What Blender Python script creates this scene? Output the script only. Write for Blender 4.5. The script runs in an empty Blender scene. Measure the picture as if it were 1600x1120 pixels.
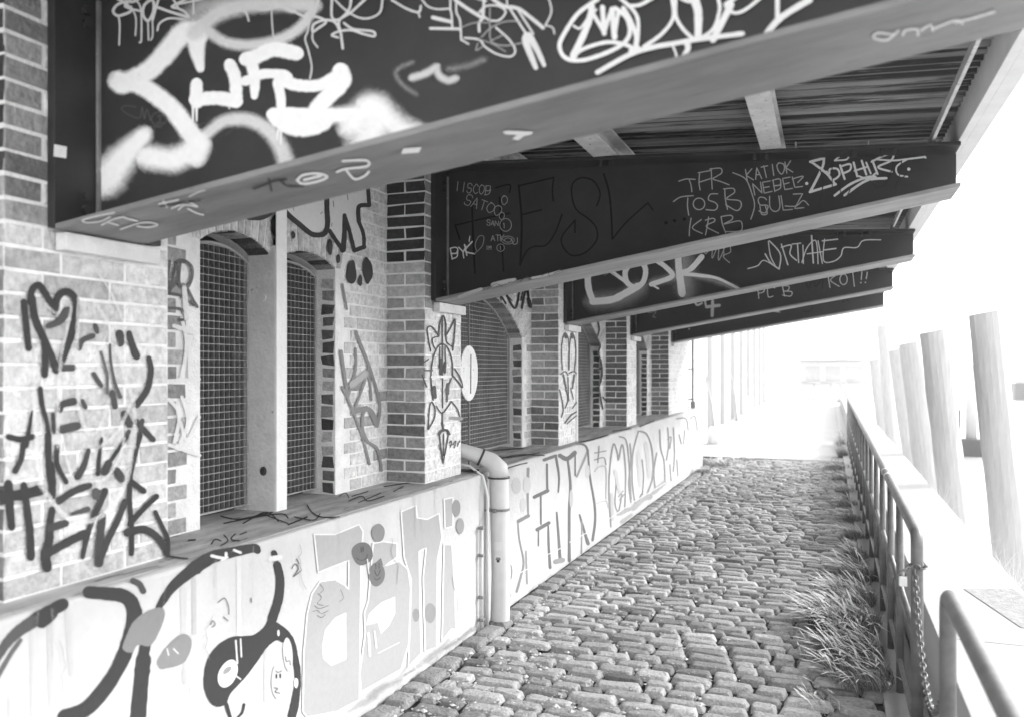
import bpy, bmesh, math, random
from mathutils import Vector, Matrix, noise
from mathutils.geometry import tessellate_polygon
R = random.Random(7)
S = bpy.context.scene
COL = S.collection
# ------------------------------------------------------------------ camera
F, VX, VY = 1300.0, 1295.0, 577.0           # focal length in px of a 1600 px wide frame, vanishing point of the path
YAW = math.atan((VX - 800) / F)
CA, SA = math.cos(YAW), math.sin(YAW)
EYE = Vector((0, 0, 1.6))
cam = bpy.data.cameras.new("camera"); cam_o = bpy.data.objects.new("camera", cam); COL.objects.link(cam_o)
cam.sensor_width = 36; cam.lens = F / 1600 * 36; cam.shift_y = (VY - 560) / 1600
cam.clip_start = .05; cam.clip_end = 2000
cam_o.location = EYE; cam_o.rotation_euler = (math.pi / 2, 0, YAW)
cam.dof.use_dof = True; cam.dof.focus_distance = 5.0; cam.dof.aperture_fstop = 2.1
S.camera = cam_o
# ------------------------------------------------------------------ light
w = bpy.data.worlds.new("World"); S.world = w; w.use_nodes = True
nt = w.node_tree; nt.nodes.clear()
sky = nt.nodes.new("ShaderNodeTexSky"); sky.sky_type = 'NISHITA'; sky.sun_disc = False
SUN_EL, SUN_AZ = math.radians(31), math.radians(52)      # azimuth from +Y (along the path) towards +X (the water)
sky.sun_elevation = SUN_EL; sky.sun_rotation = SUN_AZ; sky.dust_density = 4; sky.air_density = 1.5
bw = nt.nodes.new("ShaderNodeRGBToBW"); bg = nt.nodes.new("ShaderNodeBackground"); wo = nt.nodes.new("ShaderNodeOutputWorld")
nt.links.new(sky.outputs[0], bw.inputs[0]); ov = nt.nodes.new("ShaderNodeMath"); ov.operation = 'MULTIPLY_ADD'; ov.inputs[1].default_value = .25; ov.inputs[2].default_value = 3.4   # even white overcast over the clear sky
nt.links.new(bw.outputs[0], ov.inputs[0]); nt.links.new(ov.outputs[0], bg.inputs[0]); nt.links.new(bg.outputs[0], wo.inputs[0])
bg.inputs[1].default_value = .15
sun = bpy.data.lights.new("sun", 'SUN'); sun.energy = .9; sun.angle = math.radians(10)
so = bpy.data.objects.new("sun", sun); COL.objects.link(so)
sd = Vector((math.sin(SUN_AZ) * math.cos(SUN_EL), math.cos(SUN_AZ) * math.cos(SUN_EL), math.sin(SUN_EL)))
so.rotation_euler = sd.to_track_quat('Z', 'Y').to_euler(); so.location = (8, 4, 8)
S.view_settings.view_transform = 'Standard'; S.view_settings.look = 'None'; S.view_settings.gamma = 1
S.view_settings.exposure = 2.2
HAZE = .002
S.cycles.transparent_max_bounces = 40; S.cycles.max_bounces = 8; S.cycles.use_denoising = True

# ------------------------------------------------------------------ materials
def mat(name, tone, rough=.8, var=.2, scale=6, bump=0, bscale=60, attr=False, metal=0, stretch=(1, 1, 1), spec=.5, spots=None):
    m = bpy.data.materials.new(name); m.use_nodes = True; t = m.node_tree; N = t.nodes; L = t.links
    b = N['Principled BSDF']; b.inputs['Roughness'].default_value = rough; b.inputs['Metallic'].default_value = metal
    b.inputs['Specular IOR Level'].default_value = spec
    tc = N.new('ShaderNodeTexCoord'); mp = N.new('ShaderNodeMapping'); mp.inputs['Scale'].default_value = stretch
    L.new(tc.outputs['Object'], mp.inputs[0])
    n = N.new('ShaderNodeTexNoise'); n.inputs['Scale'].default_value = scale; n.inputs['Detail'].default_value = 8
    n.inputs['Roughness'].default_value = .65
    L.new(mp.outputs[0], n.inputs[0])
    r = N.new('ShaderNodeMapRange'); r.inputs[1].default_value = .3; r.inputs[2].default_value = .7
    r.inputs[3].default_value = 1 - var; r.inputs[4].default_value = 1 + var
    L.new(n.outputs[0], r.inputs[0])
    mu = N.new('ShaderNodeMath'); mu.operation = 'MULTIPLY'; L.new(r.outputs[0], mu.inputs[0])
    if attr:
        a = N.new('ShaderNodeAttribute'); a.attribute_name = 'tone'; L.new(a.outputs['Fac'], mu.inputs[1])
    else: mu.inputs[1].default_value = tone
    out = mu.outputs[0]
    if spots:                                  # (scale, threshold, tone): worn or stained patches with a shape of their own
        n2 = N.new('ShaderNodeTexNoise'); n2.inputs['Scale'].default_value = spots[0]; n2.inputs['Detail'].default_value = 10
        n2.inputs['Roughness'].default_value = .7
        L.new(mp.outputs[0], n2.inputs[0])
        r2 = N.new('ShaderNodeMapRange'); r2.inputs[1].default_value = spots[1]; r2.inputs[2].default_value = spots[1] + .04
        L.new(n2.outputs[0], r2.inputs[0])
        mx = N.new('ShaderNodeMix'); mx.data_type = 'FLOAT'; L.new(r2.outputs[0], mx.inputs[0]); L.new(out, mx.inputs[2]); mx.inputs[3].default_value = spots[2]
        out = mx.outputs[0]
    L.new(out, b.inputs['Base Color'])
    if bump:
        n3 = N.new('ShaderNodeTexNoise'); n3.inputs['Scale'].default_value = bscale; n3.inputs['Detail'].default_value = 6
        L.new(mp.outputs[0], n3.inputs[0]); bp = N.new('ShaderNodeBump'); bp.inputs['Strength'].default_value = bump; bp.inputs['Distance'].default_value = .01
        L.new(n3.outputs[0], bp.inputs['Height']); L.new(bp.outputs[0], b.inputs['Normal'])
    return m
M = dict(
    brick=mat('brick', .4, .9, .3, 34, 1.2, 60, attr=True, spec=.2),
    mortar=mat('mortar', .84, .95, .14, 9, .8, 90, spec=.2),
    mortar_dark=mat('old_mortar', .4, .95, .35, 12, .8, 90, spec=.2, spots=(9, .6, .08)),
    plaster=mat('painted_concrete', .53, .75, .09, 2.5, .5, 30, spec=.3, spots=(26, .70, .3)),
    slab=mat('ledge_concrete', .42, .9, .35, 5, .5, 60, stretch=(3, .7, 1), spec=.3, spots=(7, .6, .12)),
    pillar=mat('mullion_concrete', .68, .9, .15, 7, .5, 50, spots=(6, .63, .16)),
    steel=mat('dark_steel_paint', .03, .5, .3, 3, .1, 30, spec=.35, spots=(24, .68, .06)),
    edge=mat('worn_steel_edge', .2, .5, .35, 10, .25, 60, spec=.5, spots=(30, .62, .5)),
    flange=mat('grey_steel_paint', .27, .5, .3, 6, .15, 50, stretch=(.5, 2, 2), spots=(14, .66, .1)),
    flange_dark=mat('darker_grey_steel_paint', .17, .45, .35, 5, .15, 50, stretch=(.5, 2, 2), spots=(12, .64, .1)),  # darker tone for the bottom flange of the nearest beam
    purlin=mat('purlin_paint', .6, .6, .2, 9, .2, 60, spots=(40, .6, .15)),
    sheet=mat('corrugated_sheet', .22, .6, .6, 6, .3, 30, stretch=(.07, 8, .5), spots=(4.5, .49, .015)),  # dirt streaks, darkened so the trough shade is put into the colour
    off_white=mat('white_surface', .82, .85, .06, 8, .4, 40, spots=(20, .72, .5)),
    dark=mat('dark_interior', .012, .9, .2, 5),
    bars=mat('grating_steel', .17, .5, .25, 20),
    rods=mat('grating_rod', .36, .5, .15, 20),
    plate=mat('grey_backing', .23, .8, .3, 8, stretch=(1, 1, .6)),
    stone=mat('cobble_granite', .2, .6, .35, 50, 1.1, 80, attr=True, spec=.5, spots=(16, .64, .55)),
    joint=mat('joint_sand_shaded', .03, .95, .5, 20, 1, 60),  # near-black sand: the shade of deep joints is put into its colour
    moss=mat('joint_debris', .55, .95, .3, 40, 1, 90, attr=True),
    paving=mat('pale_paving', .37, .8, .06, 1, .2, 20),
    soil=mat('ground', .45, .95, .2, 2, .3, 20),
    coping=mat('coping_concrete', .43, .85, .06, 3, .3, 50, spots=(22, .74, .6)),
    patch=mat('coping_patch', .3, .9, .3, 30, .6, 80),
    galv=mat('galvanised_tube', .13, .45, .3, 14, .15, 60, metal=.25, spots=(30, .68, .5)),
    chain=mat('chain_steel', .16, .4, .3, 60, metal=.7),
    brass=mat('padlock_body', .6, .4, .1, 30, metal=.3),
    pipe=mat('drainpipe_plastic', .62, .45, .08, 8, .05, 40, spots=(14, .72, .42)),
    white=mat('white_enamel', .68, .5, .05, 8),
    sign=mat('sign_white', .78, .5, .08, 20, spots=(26, .6, .3)),
    grass=mat('grass', .3, .8, .2, 30, attr=True, spec=.3),
    timber=mat('pile_timber', .45, .9, .12, 6, .6, 20, stretch=(5, 5, .5), spots=(14, .68, .45)),
    water=mat('water', .38, .25, .05, 1, .5, 3),
    pale=mat('pale_render', .49, .9, .05, 2, .2, 20),
    pale2=mat('pale_trim', .5, .8, .08, 2),
    pale3=mat('pale_grey', .42, .8, .1, 2),
    bark=mat('bark', .3, .9, .3, 12, .6, 30),
    skin=mat('skin', .45, .6, .05, 10), cloth=mat('pale_cloth', .4, .9, .06, 12), hair=mat('hair', .3, .7, .2, 30),
    hull=mat('dark_hull', .04, .5, .2, 3),
)
pm = bpy.data.materials.new('spray_paint'); pm.use_nodes = True
N = pm.node_tree.nodes; L = pm.node_tree.links; pb = N['Principled BSDF']; pb.inputs['Roughness'].default_value = .6
pb.inputs['Specular IOR Level'].default_value = .15
a1 = N.new('ShaderNodeAttribute'); a1.attribute_name = 'tone'; a2 = N.new('ShaderNodeAttribute'); a2.attribute_name = 'cover'
tc = N.new('ShaderNodeTexCoord'); nz = N.new('ShaderNodeTexNoise'); nz.inputs['Scale'].default_value = 45; nz.inputs['Detail'].default_value = 8
nz.inputs['Roughness'].default_value = .75
L.new(tc.outputs['Object'], nz.inputs[0])
mr = N.new('ShaderNodeMapRange'); mr.inputs[1].default_value = .3; mr.inputs[2].default_value = .7; mr.inputs[3].default_value = .94; mr.inputs[4].default_value = 1.05
L.new(nz.outputs[0], mr.inputs[0])
m1 = N.new('ShaderNodeMath'); m1.operation = 'MULTIPLY'; L.new(a1.outputs['Fac'], m1.inputs[0]); L.new(mr.outputs[0], m1.inputs[1]); L.new(m1.outputs[0], pb.inputs['Base Color'])
wr = N.new('ShaderNodeMapRange'); wr.inputs[1].default_value = .67; wr.inputs[2].default_value = .73; wr.inputs[3].default_value = 1; wr.inputs[4].default_value = .15
L.new(nz.outputs[0], wr.inputs[0])
sm = N.new('ShaderNodeMapRange'); sm.interpolation_type = 'SMOOTHSTEP'; L.new(a2.outputs['Fac'], sm.inputs[0])
m2 = N.new('ShaderNodeMath'); m2.operation = 'MULTIPLY'; L.new(sm.outputs[0], m2.inputs[0]); L.new(wr.outputs[0], m2.inputs[1]); 
sn = N.new('ShaderNodeVectorMath'); sn.operation = 'SNAP'; sn.inputs[1].default_value = (.0007, .0007, .0007); L.new(tc.outputs['Object'], sn.inputs[0])
wn_ = N.new('ShaderNodeTexWhiteNoise'); L.new(sn.outputs[0], wn_.inputs['Vector'])          # spray paint is a field of fine dots
cmp_ = N.new('ShaderNodeMath'); cmp_.operation = 'LESS_THAN'; L.new(wn_.outputs['Value'], cmp_.inputs[0]); L.new(m2.outputs[0], cmp_.inputs[1]); L.new(cmp_.outputs[0], pb.inputs['Alpha'])
M['paint'] = pm

# ------------------------------------------------------------------ helpers
class MB:
    """collects faces, links them as ONE mesh object"""
    def __init__(s): s.v = []; s.f = []; s.t = []; s.c = []; s.smooth = False
    def add(s, vs, fs, tone=0., cover=1.):
        o = len(s.v); s.v += [tuple(p) for p in vs]; s.f += [tuple(i + o for i in f) for f in fs]
        s.t += tone if isinstance(tone, list) else [tone] * len(vs); s.c += cover if isinstance(cover, list) else [cover] * len(vs)
    def box(s, x0, y0, z0, x1, y1, z1, b=0, tone=0.):
        if b <= 0:
            s.add([(x, y, z) for x in (x0, x1) for y in (y0, y1) for z in (z0, z1)],
                  [(0, 1, 3, 2), (4, 6, 7, 5), (0, 4, 5, 1), (2, 3, 7, 6), (0, 2, 6, 4), (1, 5, 7, 3)], tone); return
        bm = bmesh.new(); bmesh.ops.create_cube(bm, size=1)
        for v in bm.verts: v.co = Vector(((x0 + x1) / 2 + v.co.x * (x1 - x0), (y0 + y1) / 2 + v.co.y * (y1 - y0), (z0 + z1) / 2 + v.co.z * (z1 - z0)))
        bmesh.ops.bevel(bm, geom=bm.edges[:], offset=b, segments=2, affect='EDGES', profile=.6)
        bm.verts.index_update(); s.add([v.co[:] for v in bm.verts], [[v.index for v in f.verts] for f in bm.faces], tone); bm.free()
    def tube(s, pts, r, n=12, tone=0., caps=True):
        pts = [Vector(p) for p in pts]; vs = []; fs = []; pu = None
        for i, p in enumerate(pts):
            d = (pts[min(i + 1, len(pts) - 1)] - pts[max(i - 1, 0)]).normalized()
            u = (pu - d * pu.dot(d)) if pu is not None else (Vector((0, 0, 1)).cross(d) if abs(d.z) < .9 else Vector((1, 0, 0)).cross(d))
            u.normalize(); pu = u; q = d.cross(u); rr = r[i] if isinstance(r, (list, tuple)) else r
            vs += [p + (u * math.cos(k * 2 * math.pi / n) + q * math.sin(k * 2 * math.pi / n)) * rr for k in range(n)]
        for i in range(len(pts) - 1):
            fs += [(i * n + k, i * n + (k + 1) % n, (i + 1) * n + (k + 1) % n, (i + 1) * n + k) for k in range(n)]
        if caps: fs += [tuple(range(n))[::-1], tuple(range((len(pts) - 1) * n, len(pts) * n))]
        s.add(vs, fs, tone)
    def torus(s, c, R_, r, ax, ay, n=20, k=8, st=1.0):
        c = Vector(c); ax = Vector(ax).normalized(); ay = Vector(ay).normalized(); az = ax.cross(ay); vs = []; fs = []
        for i in range(n):
            a = i * 2 * math.pi / n; d = ax * math.cos(a) * st + ay * math.sin(a)
            e = (ax * math.cos(a) + ay * math.sin(a))
            for j in range(k):
                b = j * 2 * math.pi / k; vs.append(c + d * R_ + e * r * math.cos(b) + az * r * math.sin(b))
        for i in range(n):
            for j in range(k): fs.append((i * k + j, ((i + 1) % n) * k + j, ((i + 1) % n) * k + (j + 1) % k, i * k + (j + 1) % k))
        s.add(vs, fs)
    def build(s, name, m, parent=None, smooth=False, attrs=False):
        me = bpy.data.meshes.new(name); me.from_pydata(s.v, [], s.f); me.materials.append(m)
        if attrs:
            a = me.attributes.new('tone', 'FLOAT', 'POINT'); a.data.foreach_set('value', s.t)
            a = me.attributes.new('cover', 'FLOAT', 'POINT'); a.data.foreach_set('value', s.c)
        if smooth: me.polygons.foreach_set('use_smooth', [True] * len(me.polygons))
        me.update(); o = bpy.data.objects.new(name, me); COL.objects.link(o)
        if parent: o.parent = parent; o.matrix_parent_inverse = Matrix.Translation(-world_loc(parent))
        return o
def world_loc(o):
    v = o.location.copy()
    while o.parent: v = v + o.parent.location + o.matrix_parent_inverse.translation; o = o.parent
    return v
def thing(name, label, cat, loc=(0, 0, 0), group=None):
    o = bpy.data.objects.new(name, None); o.empty_display_size = .1; COL.objects.link(o); o.location = loc
    o['label'] = label; o['category'] = cat
    if group: o['group'] = group
    return o
def tag(o, label, cat, group=None):
    o['label'] = label; o['category'] = cat
    if group: o['group'] = group
    return o
def struct(o): o['kind'] = 'structure'; return o
def stuff(o, label, cat): o['kind'] = 'stuff'; o['label'] = label; o['category'] = cat; return o

class Surf:
    """a real plane in the scene; turns a photograph pixel into the point of that plane and lays paint on it"""
    def __init__(s, p, n): s.p = Vector(p); s.n = Vector(n).normalized(); s.k = 0; s.mb = MB(); s.base = .0015; s.kt = 1.; s.kd = .6; s.ks = 1.
    def at(s, px, py):
        d = Vector((-SA, CA, 0)) * F + Vector((CA, SA, 0)) * (px - 800) - Vector((0, 0, 1)) * (py - VY)
        return EYE + d * ((s.p - EYE).dot(s.n) / d.dot(s.n))
    def fill(s, pts, tone, fr=(0, 0, 1), cover=1., sm=False):
        if sm:
            n = len(pts); Q = []
            for i in range(n):
                a, b, c, d = pts[i - 1], pts[i], pts[(i + 1) % n], pts[(i + 2) % n]
                for q in range(8):
                    t = q / 8; Q.append(tuple(.5 * (2 * b[k] + (c[k] - a[k]) * t + (2 * a[k] - 5 * b[k] + 4 * c[k] - d[k]) * t * t + (3 * b[k] - a[k] - 3 * c[k] + d[k]) * t ** 3) + 3.5 * noise.noise(Vector((b[0] + q * 3.1, b[1], k * 9))) for k in (0, 1)))
            pts = Q
        tone *= s.kt if tone > .25 else s.kd; s.k += 1; off = s.n * (s.base + s.k * .00005); ps = [s.at(fr[0] + x / fr[2], fr[1] + y / fr[2]) + off for x, y in pts]
        s.mb.add(ps, tessellate_polygon([ps]), tone, cover)
    def ell(s, cx, cy, rx, ry, tone, fr=(0, 0, 1), rot=0, wob=.08):
        c, n_ = math.cos(rot), math.sin(rot); P = []
        for i in range(28):
            a = i * math.pi / 14; q = 1 + wob * (noise.noise(Vector((cx + math.cos(a), cy, math.sin(a)))))
            x, y = rx * q * math.cos(a), ry * q * math.sin(a); P.append((cx + x * c - y * n_, cy + x * n_ + y * c))
        s.fill(P, tone, fr)
    def ring(s, cx, cy, rx, ry, w, tone, fr=(0, 0, 1)):
        s.stroke([(cx + rx * math.cos(i * math.pi / 8), cy + ry * math.sin(i * math.pi / 8)) for i in range(17)], w, tone, fr)
    def stroke(s, pts, w, tone, fr=(0, 0, 1), soft=.18, op=1., line=False):
        if isinstance(pts, str): pts = [tuple(float(c) for c in q.split(',')) for q in pts.split()]
        if not isinstance(w, (list, tuple)): w = (w, w)
        P = []
        if line or len(pts) == 2:
            for i in range(len(pts) - 1):
                for q in range(6): P.append([pts[i][0] + (pts[i + 1][0] - pts[i][0]) * q / 6, pts[i][1] + (pts[i + 1][1] - pts[i][1]) * q / 6])
            P.append(list(pts[-1]))
        else:
            for i in range(len(pts) - 1):
                a, b, c, d = pts[max(i - 1, 0)], pts[i], pts[i + 1], pts[min(i + 2, len(pts) - 1)]
                for q in range(7):
                    t = q / 7; P.append([.5 * ((2 * b[k]) + (c[k] - a[k]) * t + (2 * a[k] - 5 * b[k] + 4 * c[k] - d[k]) * t * t + (3 * b[k] - a[k] - 3 * c[k] + d[k]) * t ** 3) for k in (0, 1)])
            P.append(list(pts[-1]))
        n = len(P); rows = []
        w = [q * (1 + .75 * soft) * s.ks for q in w]; tone *= s.kt if tone > .25 else s.kd
        W = [(w[0] + (w[1] - w[0]) * i / (n - 1)) / 2 for i in range(n)]
        def dr(i): a, b = P[max(i - 1, 0)], P[min(i + 1, n - 1)]; l = math.hypot(b[0] - a[0], b[1] - a[1]) or 1; return ((b[0] - a[0]) / l, (b[1] - a[1]) / l)
        d0, d1 = dr(0), dr(n - 1)
        for a in (80, 55, 28): a = math.radians(a); rows.append((P[0][0] - d0[0] * W[0] * math.sin(a), P[0][1] - d0[1] * W[0] * math.sin(a), d0, W[0] * math.cos(a), math.cos(a)))
        for i in range(n):
            j = 1 + .12 * noise.noise(Vector((P[i][0] * .09, P[i][1] * .09, s.k)))
            rows.append((P[i][0], P[i][1], dr(i), W[i] * j, 1))
        for a in (28, 55, 80): a = math.radians(a); rows.append((P[-1][0] + d1[0] * W[-1] * math.sin(a), P[-1][1] + d1[1] * W[-1] * math.sin(a), d1, W[-1] * math.cos(a), math.cos(a)))
        s.k += 1; vs = []; cv = []; tn = []; sf = max(.02, min(.98, soft)); E = (-1, -1 + sf * .5, -1 + sf, 0, 1 - sf, 1 - sf * .5, 1)
        for r_, (x, y, d, h, cc) in enumerate(rows):
            off = s.n * (s.base + s.k * .00005 + r_ * .000003)
            for e in E:
                u, v = x - d[1] * h * e, y + d[0] * h * e
                vs.append(s.at(fr[0] + u / fr[2], fr[1] + v / fr[2]) + off)
                c_ = 1 if abs(e) <= 1 - sf + 1e-6 else (.5 if abs(e) < .999 else 0)
                if cc < 1 and soft > .3: c_ *= cc
                cv.append(c_ * op); tn.append(tone)
        fs = [(i * 7 + k, i * 7 + k + 1, i * 7 + k + 8, i * 7 + k + 7) for i in range(len(rows) - 1) for k in range(6)]
        s.mb.add(vs, fs, tn, cv)
    def many(s, fr, tone, rows, soft=.18, op=1.):
        for r_ in rows: s.stroke(r_[1], r_[0], tone if len(r_) < 3 else r_[2], fr, soft if len(r_) < 4 else r_[3], op)
    def text(s, txt, x, y, h, w, tone, fr=(0, 0, 1), ang=0, slant=0, wd=.62, arc=0):
        c, n_ = math.cos(math.radians(ang)), math.sin(math.radians(ang)); cx = 0
        for ch in txt:
            for st in FONT.get(ch, []):
                P = []
                for k in range(0, len(st), 2):
                    u = (int(st[k]) / 4 * wd + cx) * h + R.uniform(-.04, .04) * h; v = -int(st[k + 1]) / 6 * h + R.uniform(-.04, .04) * h + arc * cx * cx * h
                    u += -v * slant; P.append((x + u * c - v * n_, y + u * n_ + v * c))
                s.stroke(P, w, tone, fr, line=len(P) < 5)
            cx += wd * 1.3
    def build(s, parent, name='graffiti'): return s.mb.build(name, M['paint'], parent, attrs=True) if s.mb.v else None
# stroke letters on a 4 x 6 grid (x,y digit pairs), like a marker would write them
FONT = {'A': ['002640', '1232'], 'B': ['0006', '0636453303', '03334431 00'.replace(' ', '')], 'C': ['45362615040211203041'], 'E': ['46060040', '0333'], 'F': ['0600', '0646', '0333'],
        'H': ['0006', '4046', '0343'], 'I': ['2026'], 'K': ['0006', '460340'], 'L': ['060040'], 'N': ['00064046'], 'O': ['2605022042452616'], 'P': ['0006', '0636453403'],
        'R': ['0006', '0636453403', '1340'], 'S': ['4536160513334230100'[:18] + '01'], 'T': ['0646', '2620'], 'U': ['06021030 4246'.replace(' ', '')], 'Z': ['06460040'], 'W': ['0610233046'],
        'Y': ['0623', '462320'], 'G': ['45362615040211304243 23'.replace(' ', '')], 'M': ['0006234640'], 'D': ['0006', '06264442 2000'.replace(' ', '')], '1': ['152620'], '!': ['2622', '2021'], 'X': ['0046', '0640'], 'J': ['46411001']}

# ------------------------------------------------------------------ layout
XF, XW, XG = -2.17, -2.42, -2.55           # pilaster face, window wall, grille plane
XP = -2.04                                   # front of the loading platform
LZ = .943                                    # platform top
ZT = 3.05
PIL = [(-1.0, -.4), (1.68, 2.30), (4.29, 4.79), (6.82, 7.32), (9.40, 9.90), (12.07, 12.57)]
FLY = [-.80, 1.815, 4.36, 6.95, 9.56, 12.25]  # near flange edge of each canopy beam
BEND = [.56, .57, .575, .61, .635, .70]
def g(y): return -.005 * max(0, y - 4)
def roofz(x): return 2.80 - .0509 * (x + 2.17)

# ------------------------------------------------------------------ setting
mb = MB(); mb.add([(-400, -60, -1.3), (400, -60, -1.3), (400, 700, -1.3), (-400, 700, -1.3)], [(0, 1, 2, 3)]); struct(mb.build('water', M['water']))
mb = MB(); mb.box(-300, -20, -3, .98, 300, -.16); struct(mb.build('ground', M['soil']))
mb = MB(); mb.add([(-2.3, 2.25, g(2) - .034), (.30, 2.25, g(2) - .034), (.30, 4, g(4) - .034), (-2.3, 4, g(4) - .034), (.30, 16.25, g(16.25) - .034), (-2.3, 16.25, g(16.25) - .034)], [(0, 1, 2, 3), (3, 2, 4, 5)])
struct(mb.build('path_bed', M['joint']))
# far pavement beyond the cobbles
mb = MB(); mb.add([(-60, 16.25, g(16.2) - .002), (.42, 16.25, g(16.2) - .002), (.42, 140, -.075), (-60, 140, -.075)], [(0, 1, 2, 3)])
mb.add([(-2.3, -20, -.004), (.3, -20, -.004), (.3, 2.25, -.004), (-2.3, 2.25, -.004)], [(0, 1, 2, 3)]); struct(mb.build('pavement', M['paving']))  # second quad: unseen pale strip behind the viewer, added to bounce light
# cobbles: every stone its own dome, all one paved surface
mb = MB()
def cob(cx, cy, sx, sy, h, tone, nx=7, ny=5):
    vs = []; tx, ty = R.uniform(-.04, .04), R.uniform(-.07, .03); sk = R.uniform(-.08, .08); rr = R.uniform(2.6, 4.5); dz0 = R.gauss(0, .004); s0 = R.random() * 99
    for j in range(ny):
        t = -1 + 2 * j / (ny - 1); t = math.copysign(abs(t) ** .62, t)
        for i in range(nx):
            q = -1 + 2 * i / (nx - 1); q = math.copysign(abs(q) ** .62, q)
            e = (1 - abs(q) ** 7) * (1 - abs(t) ** 5)
            rx = 1 - .06 * abs(t) ** rr; ry = 1 - .08 * abs(q) ** rr
            z = h * (e ** .17) if e > 0 else 0
            nn = noise.noise(Vector((s0 + q * 1.3, t * 1.6, s0))) * .004 * (1 if e > 0 else .0)
            x = cx + sx * q * rx + sk * t * sy + noise.noise(Vector((s0, q * 2, t * 2))) * .009; y = cy + sy * t * ry - sk * q * sx * .5 + noise.noise(Vector((q * 2, s0, t * 2))) * .006
            vs.append((x, y, g(cy) - .030 + dz0 + z + (nn + tx * q * sx + ty * t * sy) * (1 if e > 0 else 0)))
    mb.add(vs, [(j * nx + i, j * nx + i + 1, (j + 1) * nx + i + 1, (j + 1) * nx + i) for j in range(ny - 1) for i in range(nx - 1)], tone)
y = 2.3
while y < 16.15:
    rw = R.uniform(.095, .122); x = -1.86 + R.uniform(-.02, .0); a = R.uniform(0, .12)
    first = True
    while x < .20:
        L_ = min(R.choice([R.uniform(.11, .17), R.uniform(.17, .27), R.uniform(.19, .27)]), .262 - x)
        if first: L_ *= R.uniform(.5, 1); first = False
        wv = .025 * math.sin(y * 1.3 + x * 1.7) + .015 * math.sin(x * 4 + y)
        tn = max(.07, R.gauss(.30, .075))
        if R.random() < .14: tn *= R.uniform(.45, .75)
        cob(x + L_ / 2, y + rw / 2 + wv, L_ / 2 - .005, rw / 2 - .005, R.uniform(.029, .036), tn, 9 if y < 8 else 6, 7 if y < 8 else 5)
        x += L_
    y += rw
y = 2.3
while y < 16.15:
    L_ = R.uniform(.15, .24); cob(-1.955, y + L_ / 2, .066, L_ / 2 - .005, .036, R.gauss(.22, .03), 7, 7); y += L_
struct(mb.build('path', M['stone'], smooth=True, attrs=True))
# pale crumbs of lime, leaves and moss lying in the joints
mb = MB()
for i in range(3800):
    x = -1.9 + abs(R.gauss(0, .75)); y = R.uniform(2.5, 15) if R.random() < .6 else R.uniform(2.6, 7)
    if x > .3: continue
    s_ = R.uniform(.004, .012) if R.random() < .8 else R.uniform(.012, .022); z = g(y) + R.uniform(-.012, .004); vs = []
    for k in range(6):
        v = [(1, 0, 0), (0, 1, 0), (-1, 0, 0), (0, -1, 0), (0, 0, .7), (0, 0, -.7)][k]
        vs.append((x + v[0] * s_ * R.uniform(.5, 1.5), y + v[1] * s_ * R.uniform(.5, 1.2), z + v[2] * s_ * .7))
    mb.add(vs, [(0, 1, 4), (1, 2, 4), (2, 3, 4), (3, 0, 4), (1, 0, 5), (2, 1, 5), (3, 2, 5), (0, 3, 5)], R.uniform(.3, .65))
stuff(mb.build('joint_debris', M['moss'], attrs=True), 'pale crumbs and moss lying in the joints between the cobblestones', 'debris')

# ------------------------------------------------------------------ loading platform
pl = thing('loading_platform', 'long white graffiti covered concrete loading platform along the brick building', 'platform', (XP, 6, 0))
mb = MB()
for xa, ya, yb in ((XP, -2, 4.86), (XP - .025, 4.861, 14.8)):
    n = int((yb - ya) / .03); vs = []
    for i in range(n + 1):
        y = ya + (yb - ya) * i / n; e = .012 + .012 * abs(noise.noise(Vector((y * 3, xa, 0)))) + .014 * max(0, noise.noise(Vector((y * 11, xa, 5))) - .25)
        vs += [(xa, y, -.3), (xa, y, LZ - .004 - e), (xa - e * .35, y, LZ - .004 - e * .3), (xa - e * 1.1, y, LZ - .004), (-3.3, y, LZ - .004)]
    mb.add(vs, [(i * 5 + k, i * 5 + k + 5, i * 5 + k + 6, i * 5 + k + 1) for i in range(n) for k in range(4)] + [(0, 1, 2, 3, 4), tuple(n * 5 + k for k in (4, 3, 2, 1, 0))])
mb.build('front_wall', M['plaster'], pl)
mb = MB(); mb.box(-3.3, -2, LZ - .003, XP - .03, 14.78, LZ + .0005); mb.build('ledge', M['slab'], pl)
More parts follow.
